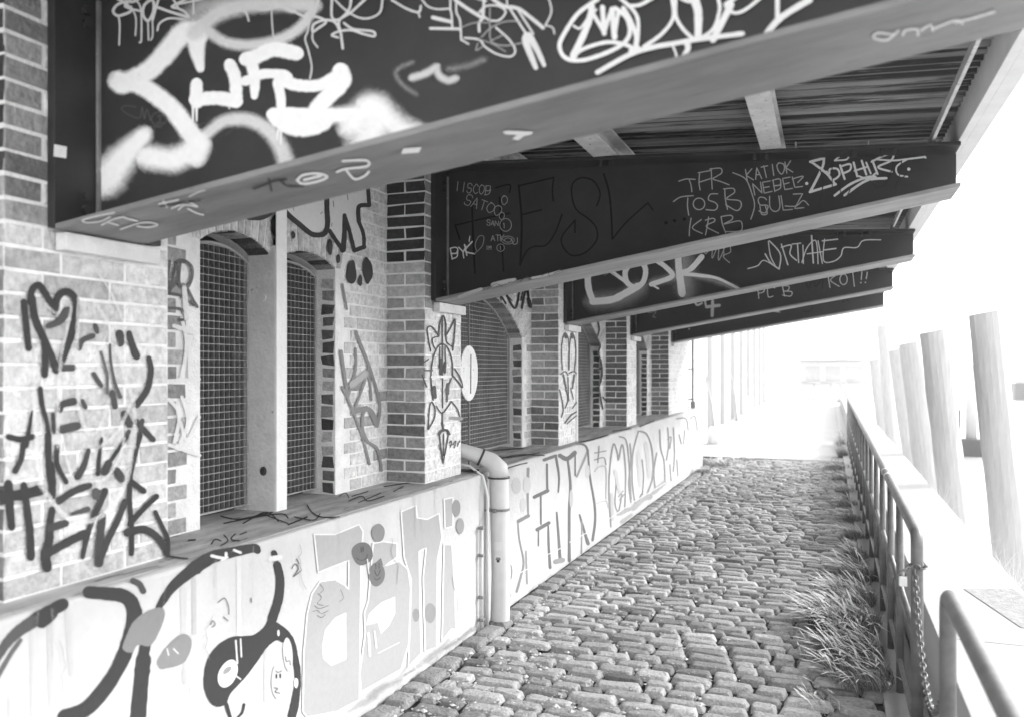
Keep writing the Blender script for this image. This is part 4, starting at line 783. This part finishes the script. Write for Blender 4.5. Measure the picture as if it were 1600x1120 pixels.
mb = MB(); P = [(rx(2.76), 2.76, -.1), (rx(2.76), 2.76, .86)] + tube_bend(2.76, 0, -1) + [(rx(y), y, rz(y)) for y in (2.4, 1.8, 1.0, -1)]
mb.tube(P, .0235, 16); mb.build('top_rail', M['galv'], rb, smooth=True)
for y in (1.78, .9):
    mb = MB(); mb.tube([(rx(y), y, -.1), (rx(y), y, rz(y) - .01)], .021, 12); mb.build('post', M['galv'], rb, smooth=True)
for zz in (.51, .14):
    mb = MB(); mb.tube([(rx(y), y, zz) for y in (1.78, -1)], .014, 10); mb.build('lower_rail', M['galv'], rb, smooth=True)
# chain closing the gap
mb = MB(); n = 30; P = []
for i in range(n + 1):
    t = i / n; y = 3.685 - t * .91; z = .80 - .21 * t - .28 * (4 * t * (1 - t)) * .9 + (.05 * t); P.append(Vector((rx(3.3) - .01, y, z)))
pts = [P[0]]; tot = 0
def along(P, st):
    out = []; acc = 0; k = 0; cur = P[0].copy(); out.append(cur.copy())
    for i in range(1, len(P)):
        seg = P[i] - P[i - 1]; l = seg.length; d = seg / l; pos = st - acc
        while pos <= l: out.append(P[i - 1] + d * pos); pos += st
        acc = l - (pos - st)
    return out
Q = along(P, .024)
for i in range(len(Q) - 1):
    d = (Q[i + 1] - Q[i]).normalized(); sd_ = Vector((1, 0, 0)) if i % 2 else d.cross(Vector((1, 0, 0))).normalized()
    mb.torus((Q[i] + Q[i + 1]) / 2, .0095, .0032, d, sd_, 14, 6, 1.75)
for i in range(7):
    a = i * math.pi * 2 / 7; mb.torus((rx(3.71) + .03 * math.cos(a), 3.71 + .03 * math.sin(a), .81 + .004 * math.sin(a * 2)), .010, .0032, (-math.sin(a), math.cos(a), 0), (0, 0, 1) if i % 2 else (math.cos(a), math.sin(a), 0), 12, 6, 1.6)
tag(mb.build('chain', M['chain'], smooth=True), 'steel link chain hanging between the two railing end posts', 'chain')
lk = thing('padlock', 'small padlock hanging from the chain at the railing end post', 'padlock', (.30, 3.68, .78))
mb = MB(); mb.box(.262, 3.655, .735, .292, 3.672, .775, .004); mb.build('lock_body', M['brass'], lk)
mb = MB(); mb.tube([(.268, 3.664, .775), (.268, 3.664, .79), (.277, 3.664, .802), (.286, 3.664, .79), (.286, 3.664, .775)], .0028, 8); mb.tube([(.24, 3.655, .765), (.30, 3.675, .815)], .004, 8); mb.build('shackle', M['chain'], lk, smooth=True)

# ------------------------------------------------------------------ quay wall and kerb
mb = MB(); mb.box(.25, -1, -.3, .44, 40, -.015, .006); struct(mb.build('kerb', M['coping']))
qw = thing('quay_wall', 'low wide pale concrete quay wall right of the railing', 'wall', (.7, 6, 0))
mb = MB(); mb.box(.45, -2, -1.5, .93, 40, .40, .01); mb.build('wall_body', M['coping'], qw)
mb = MB()
for i in range(14): mb.box(.44, -2 + i * 3.0 + .006, .402, .945, 1 + i * 3.0 - .004, .45, .006)
mb.build('coping_stone', M['coping'], qw)
mb = MB(); v = [(.66, 4.92), (.90, 5.0), (.945, 4.8), (.945, 4.28), (.80, 4.27)]
mb.add([(x, y, .4535) for x, y in v], [tuple(range(5))]); mb.build('darker_patch', M['patch'], qw)  # flat patch in a darker tone on the coping

# ------------------------------------------------------------------ mooring piles
def pile(px, pytop, pxb, pyb, D, wpx, label, cut=.1):
    def pt(px_, py_): d = Vector((-SA, CA, 0)) * F + Vector((CA, SA, 0)) * (px_ - 800) - Vector((0, 0, 1)) * (py_ - VY); return EYE + d * (D / F)
    a, b = pt(px, pytop), pt(pxb, pyb); d = (b - a); b = b + d * ((-1.6 - b.z) / d.z if d.z else 0); r_ = wpx * .92 * D / F / 2
    t = thing('mooring_pile', label, 'mooring pile', (b.x, b.y, -1.3), 'leaning mooring piles along the quay')
    mb = MB(); n = 18; vs = []; rows = 14; fs = []; dd = (b - a).normalized(); u = Vector((1, 0, 0)) - dd * dd.x; u.normalize(); q = dd.cross(u)
    sd0 = R.random() * 50
    for i in range(rows + 1):
        c = a.lerp(b, i / rows)
        for k in range(n):
            e = k * 2 * math.pi / n; rr = r_ * (.94 + .1 * i / rows) * (1 + .09 * noise.noise(Vector((math.cos(e) * 1.6, math.sin(e) * 1.6, i * .5 + sd0))))
            vs.append(c + (u * math.cos(e) + q * math.sin(e)) * rr + (Vector((0, 0, 1)) * cut * math.cos(e) * r_ if i == 0 else Vector()))
    for i in range(rows): fs += [(i * n + k, i * n + (k + 1) % n, (i + 1) * n + (k + 1) % n, (i + 1) * n + k) for k in range(n)]
    fs.append(tuple(range(n))[::-1]); mb.add(vs, fs); mb.build('shaft', M['timber'], t, smooth=False)
pile(1540, 488, 1580, 870, 8.5, 56, 'tallest and nearest leaning mooring pile at the right edge')
pile(1459, 517, 1491, 800, 11.5, 46, 'second leaning mooring pile from the right, shorter than the nearest')
pile(1421, 535, 1449, 760, 14.5, 36, 'third leaning mooring pile, in the middle of the row')
pile(1401, 545, 1425, 720, 18, 28, 'fourth leaning mooring pile, thinner, further along the row')
pile(1378, 508, 1395, 700, 22, 18, 'thin tall faint mooring pile behind the row')
pile(1367, 560, 1382, 690, 26, 20, 'farthest short mooring pile of the row')
def ptd(px_, py_, D): d = Vector((-SA, CA, 0)) * F + Vector((CA, SA, 0)) * (px_ - 800) - Vector((0, 0, 1)) * (py_ - VY); return EYE + d * (D / F)
c = ptd(1515, 700, 28)
t = thing('channel_marker', 'pale marker post on a dark float in the water behind the piles', 'marker', (c.x, c.y, -1.3))
mb = MB(); mb.box(c.x - .35, c.y - .3, -1.35, c.x + .35, c.y + .3, -.72, .06); mb.build('float', M['hull'], t)
mb = MB(); mb.tube([(c.x + .05, c.y, -.72), (c.x + .05, c.y, 1.75)], .17, 16); mb.build('marker_post', M['pale'], t, smooth=True)
mb = MB(); mb.tube([(c.x - .3, c.y, -.72), (c.x - .3, c.y, .25)], .03, 8); mb.build('mast', M['hull'], t)
c = ptd(1600, 607, 80)
t = thing('barge', 'dark work barge far out on the water at the right edge', 'boat', (c.x, c.y, -1.3))
mb = MB(); v = [(-1, -1.2), (6, -1.2), (7, 0), (6, 1.2), (-1, 1.2)]
mb.add([(c.x + a * .95, c.y + b, -1.35) for a, b in v] + [(c.x + a, c.y + b * 1.05, .3) for a, b in v], [(4, 3, 2, 1, 0), (5, 6, 7, 8, 9)] + [(i, (i + 1) % 5, (i + 1) % 5 + 5, i + 5) for i in range(5)]); mb.build('hull', M['hull'], t)
mb = MB(); mb.box(c.x - .6, c.y - .8, .302, c.x + 1.5, c.y + .8, 1.9, .08); mb.box(c.x - .8, c.y - .9, 1.902, c.x + 1.7, c.y + .9, 2.0, .03); mb.build('wheelhouse', M['pale3'], t)
mb = MB(); mb.tube([(c.x + .2, c.y, 2.0), (c.x + .2, c.y, 3.6)], .06, 8); mb.build('mast', M['hull'], t)
c = ptd(1497, 606, 170)
t = thing('harbour_building', 'tiny pale building with dark windows on the far bank between the piles', 'building', (c.x, c.y, -1))
mb = MB(); mb.box(c.x - 1.4, c.y - 2, -1.3, c.x + 1.3, c.y + 2, 2.4, .02); mb.build('wall', M['pale'], t)
mb = MB(); mb.box(c.x - 1.6, c.y - 2.2, 2.41, c.x + 1.5, c.y + 2.2, 2.65, .02); mb.build('roof', M['pale2'], t)
for i in range(2):
    for j in range(2):
        mb = MB(); mb.box(c.x - 1.1 + i * 1.2, c.y - 2.03, -.6 + j * 1.7, c.x - .3 + i * 1.2, c.y - 1.99, .2 + j * 1.7, .01); mb.build('window', M['bars'], t)

# ------------------------------------------------------------------ far end of the path
fa = thing('pale_warehouse', 'long pale rendered building continuing beyond the brick warehouse', 'building', (-3.2, 30, 0))
mb = MB(); mb.box(-12, 15.6, -.2, -3.1, 46, 5.6, .02); mb.build('wall', M['pale'], fa)
mb = MB(); mb.box(-12.2, 15.4, 5.605, -2.9, 46.2, 5.9, .02); mb.build('roof', M['pale'], fa)
for i in range(10):
    y = 17.4 + i * 2.9
    mb = MB(); mb.box(-3.11, y, -.1, -2.97, y + .35, 5.4, .01); mb.build('pilaster', M['pale'], fa)
    mb = MB(); mb.box(-3.108, y + 1.0, .9, -3.09, y + 2.1, 2.9, .003); mb.build('window', M['pale2'], fa)
mb = MB(); mb.tube([(-2.10, 13.9, .96), (-2.10, 13.9, 2.9)], .018, 10)
for z_ in (1.1, 1.6, 2.1, 2.5): mb.box(-2.17, 13.88, z_, -2.08, 13.92, z_ + .02)
mb.box(-2.13, 13.86, .96, -2.06, 13.94, 1.08, .01)
tag(mb.build('downpipe', M['bars']), 'thin dark downpipe on the far end of the brick wall', 'downpipe')
mb = MB(); bricks(mb, lambda u, z, d: (XF + d, u, z), 12.58, 14.8, LZ, ZTOP, t_white); o_ = mb.build('brick_face', M['brick'], wall, attrs=True)
mb = MB(); mb.box(XW - .02, 12.572, LZ, XF, 14.85, ZT); mb.build('end_pier', M['mortar'], bd)
c = ptd(1297, 626, 46)
t = thing('kiosk', 'pale kiosk with low hipped roof at the far end of the path', 'kiosk', (c.x, c.y, -.07))
mb = MB(); mb.box(c.x - 1.6, c.y, -.1, c.x + 1.7, c.y + 2.5, 2.1, .02); mb.build('wall', M['white'], t)
mb = MB(); a, b = 1.95, 1.0; mb.add([(c.x - a, c.y - .4, 2.12), (c.x + a, c.y - .4, 2.12), (c.x + a, c.y + 2.9, 2.12), (c.x - a, c.y + 2.9, 2.12), (c.x - b, c.y + .8, 2.85), (c.x + b, c.y + .8, 2.85), (c.x + b, c.y + 1.7, 2.85), (c.x - b, c.y + 1.7, 2.85)],
    [(0, 3, 2, 1), (4, 5, 6, 7), (0, 1, 5, 4), (1, 2, 6, 5), (2, 3, 7, 6), (3, 0, 4, 7)]); mb.build('roof', M['pale'], t)
for i in range(3): mb = MB(); mb.box(c.x - 1.3 + i * 1.05, c.y - .02, 1.0, c.x - .5 + i * 1.05, c.y + .02, 1.8, .005); mb.build('window', M['pale2'], t)
mb = MB(); mb.box(c.x - 1.5, c.y - .25, .92, c.x + 1.6, c.y - .03, .97, .01); mb.build('counter', M['pale3'], t)
for i, px in enumerate((1272, 1298, 1313)):
    c = ptd(px, 632, 42); t = thing('cafe_table', ['small pale round table standing left in front of the kiosk', 'middle of the three small tables in front of the kiosk', 'right hand small table in front of the kiosk'][i], 'table', (c.x, c.y, -.07), 'small tables in front of the kiosk')
    mb = MB(); mb.tube([(c.x, c.y, .92), (c.x, c.y, .96)], .3, 20); mb.build('table_top', M['pale3'], t); mb = MB(); mb.tube([(c.x, c.y, -.07), (c.x, c.y, .92)], .03, 8); mb.build('leg', M['pale2'], t)
t = thing('sandwich_board', 'white folding sandwich board standing on the far pavement', 'sign', (-2.5, 28.8, -.07))
for sg_ in (-1, 1):
    mb = MB(); mb.add([(-2.66, 28.8 + sg_ * .28, -.08), (-2.34, 28.8 + sg_ * .28, -.08), (-2.34, 28.8 + sg_ * .02, .72), (-2.66, 28.8 + sg_ * .02, .72), (-2.66, 28.82 + sg_ * .28, -.08), (-2.34, 28.82 + sg_ * .28, -.08), (-2.34, 28.82 + sg_ * .02, .72), (-2.66, 28.82 + sg_ * .02, .72)],
        [(0, 1, 2, 3), (7, 6, 5, 4), (0, 4, 5, 1), (3, 2, 6, 7), (0, 3, 7, 4), (1, 5, 6, 2)]); mb.build('panel', M['white'], t)
mb = MB(); mb.tube([(-2.42, 19.0, -.09), (-2.42, 19.0, .22), (-2.42, 19.0, .30), (-2.42, 19.0, .33)], [.13, .12, .10, .04], 20); tag(mb.build('bollard', M['white'], smooth=True), 'short fat white bollard at the end of the platform', 'bollard')
for i, (px, py, D, lb) in enumerate(((1118, 690, 19.5, 'nearer bare leaning sapling in front of the pale building'), (1151, 660, 27, 'farther thin bare sapling in front of the pale building'))):
    c = ptd(px, py, D); tp = ptd(px - 16 + i * 8, 585, D)
    t = thing('young_tree', lb, 'tree', (c.x, c.y, -.07), 'bare saplings by the pale building')
    mb = MB(); mid = c.lerp(tp, .55) + Vector((.04, 0, 0)); mb.tube([(c.x, c.y, -.1), tuple(mid), tuple(tp)], [.035, .026, .015], 8); mb.build('trunk', M['pale3'], t, smooth=True)
    mb = MB()
    for k in range(9):
        p0 = mid.lerp(tp, .3 + .08 * k); d = Vector((R.uniform(-.3, .3), R.uniform(-.3, .3), R.uniform(.2, .5))); mb.tube([p0, p0 + d * .6, p0 + d + Vector((0, 0, .1))], [.008, .006, .003], 5)
    mb.build('crown', M['pale3'], t)

# ------------------------------------------------------------------ grass
mb = MB()
def blade(x, y, z, L_, lean, az, w_, tone, head=False):
    d = Vector((math.cos(az), math.sin(az), 0)); sd_ = Vector((-math.sin(az + R.uniform(-.6, .6)), math.cos(az), 0)); vs = []; n = 5
    for i in range(n + 1):
        t = i / n; p = Vector((x, y, z)) + d * (lean * t * t * L_) + Vector((0, 0, L_ * (t - .45 * lean * t * t)))
        ww = w_ * (1 - t ** 1.5) if not head else w_ * (.35 if t < .55 else 2.2 * math.sin((t - .55) / .45 * math.pi) + .2)
        vs += [p - sd_ * ww, p + sd_ * ww]
    mb.add(vs, [(2 * i, 2 * i + 1, 2 * i + 3, 2 * i + 2) for i in range(n)], tone)
def tuft(cx, cy, n, rad, L_, tone=(.04, .4), az=None):
    for i in range(int(n * 2.4)):
        a = R.random() * 6.28; q = rad * math.sqrt(R.random()); x, y = cx + q * math.cos(a), cy + q * math.sin(a) * 1.6
        if x > .33: x = .33 - R.random() * .05
        if az is None: aa = R.uniform(1.8, 5.2)
        else: aa = az + R.gauss(0, .7)
        blade(x, y, g(y) - .02, L_ * R.uniform(.35, 1.1), R.uniform(.5, 1.5), aa, R.uniform(.0008, .002), R.uniform(*tone))
        if R.random() < .05: blade(x, y, g(y) - .02, L_ * R.uniform(1.0, 1.5), R.uniform(.5, 1.2), aa, .0026, R.uniform(.5, .7), True)
for cx, cy, n, rd, L_ in ((.15, 4.75, 900, .17, .14), (.13, 5.15, 1000, .17, .14), (.13, 5.7, 1300, .18, .18), (.16, 6.3, 1000, .15, .18), (.2, 7.0, 500, .13, .2), (.23, 7.8, 350, .1, .16), (.24, 8.7, 300, .09, .16), (.24, 9.7, 260, .1, .18),
                          (.22, 10.8, 260, .12, .18), (.22, 12.0, 260, .14, .16), (.2, 13.4, 260, .16, .16), (.15, 15.0, 300, .22, .18), (.27, 17, 350, .1, .4), (.27, 19.5, 300, .1, .4)):
    tuft(cx, cy, n, rd, L_)
tuft(.04, 5.6, 700, .16, .22, (.01, .06)); tuft(.12, 5.1, 400, .16, .15, (.01, .06)); tuft(-.05, 5.0, 60, .12, .1); tuft(-.03, 4.3, 60, .1, .09, (.3, .6)); tuft(-.08, 4.25, 40, .06, .07, (.4, .6))
tuft(-1.9, 13.6, 260, .12, .12, (.08, .3)); tuft(-1.8, 14.8, 260, .2, .16, (.08, .3)); tuft(-1.5, 15.9, 260, .25, .1, (.1, .3))
for i in range(60): tuft(R.uniform(-1.85, .2), R.uniform(3.2, 12), R.randint(3, 9), .025, .035, (.15, .5))
stuff(mb.build('grass', M['grass'], attrs=True), 'dry seeding grass growing between the cobbles and the railing', 'grass')
mb = MB()
for cx, cy, n in ((.97, 7.0, 120), (.98, 5.6, 160), (.99, 6.2, 100), (.97, 9, 100), (1.0, 4.9, 160)): 
    for i in range(n): blade(cx + R.uniform(-.02, .1), cy + R.uniform(-.3, .3), .1, R.uniform(.3, .55), R.uniform(.1, .8), R.uniform(0, 6.28), .002, R.uniform(.4, .7))
stuff(mb.build('weeds', M['grass'], attrs=True), 'pale weeds growing up behind the outer edge of the quay wall', 'weeds')

# ------------------------------------------------------------------ haze
hm = bpy.data.materials.new('haze'); hm.use_nodes = True; ht = hm.node_tree; ht.nodes.clear()
pv = ht.nodes.new('ShaderNodeVolumePrincipled'); ho = ht.nodes.new('ShaderNodeOutputMaterial'); ht.links.new(pv.outputs[0], ho.inputs['Volume'])
pv.inputs['Color'].default_value = (.95, .95, .95, 1); pv.inputs['Density'].default_value = HAZE; pv.inputs['Anisotropy'].default_value = .3
mb = MB(); mb.box(-420, -70, -4.2, 420, 720, 7.5); hz = mb.build('haze', hm); hz['kind'] = 'stuff'; hz['label'] = 'thin bright haze added to whiten the water and the far end of the path'; hz['category'] = 'haze'  # thin volume added to bleach far things towards white
S.cycles.volume_bounces = 1
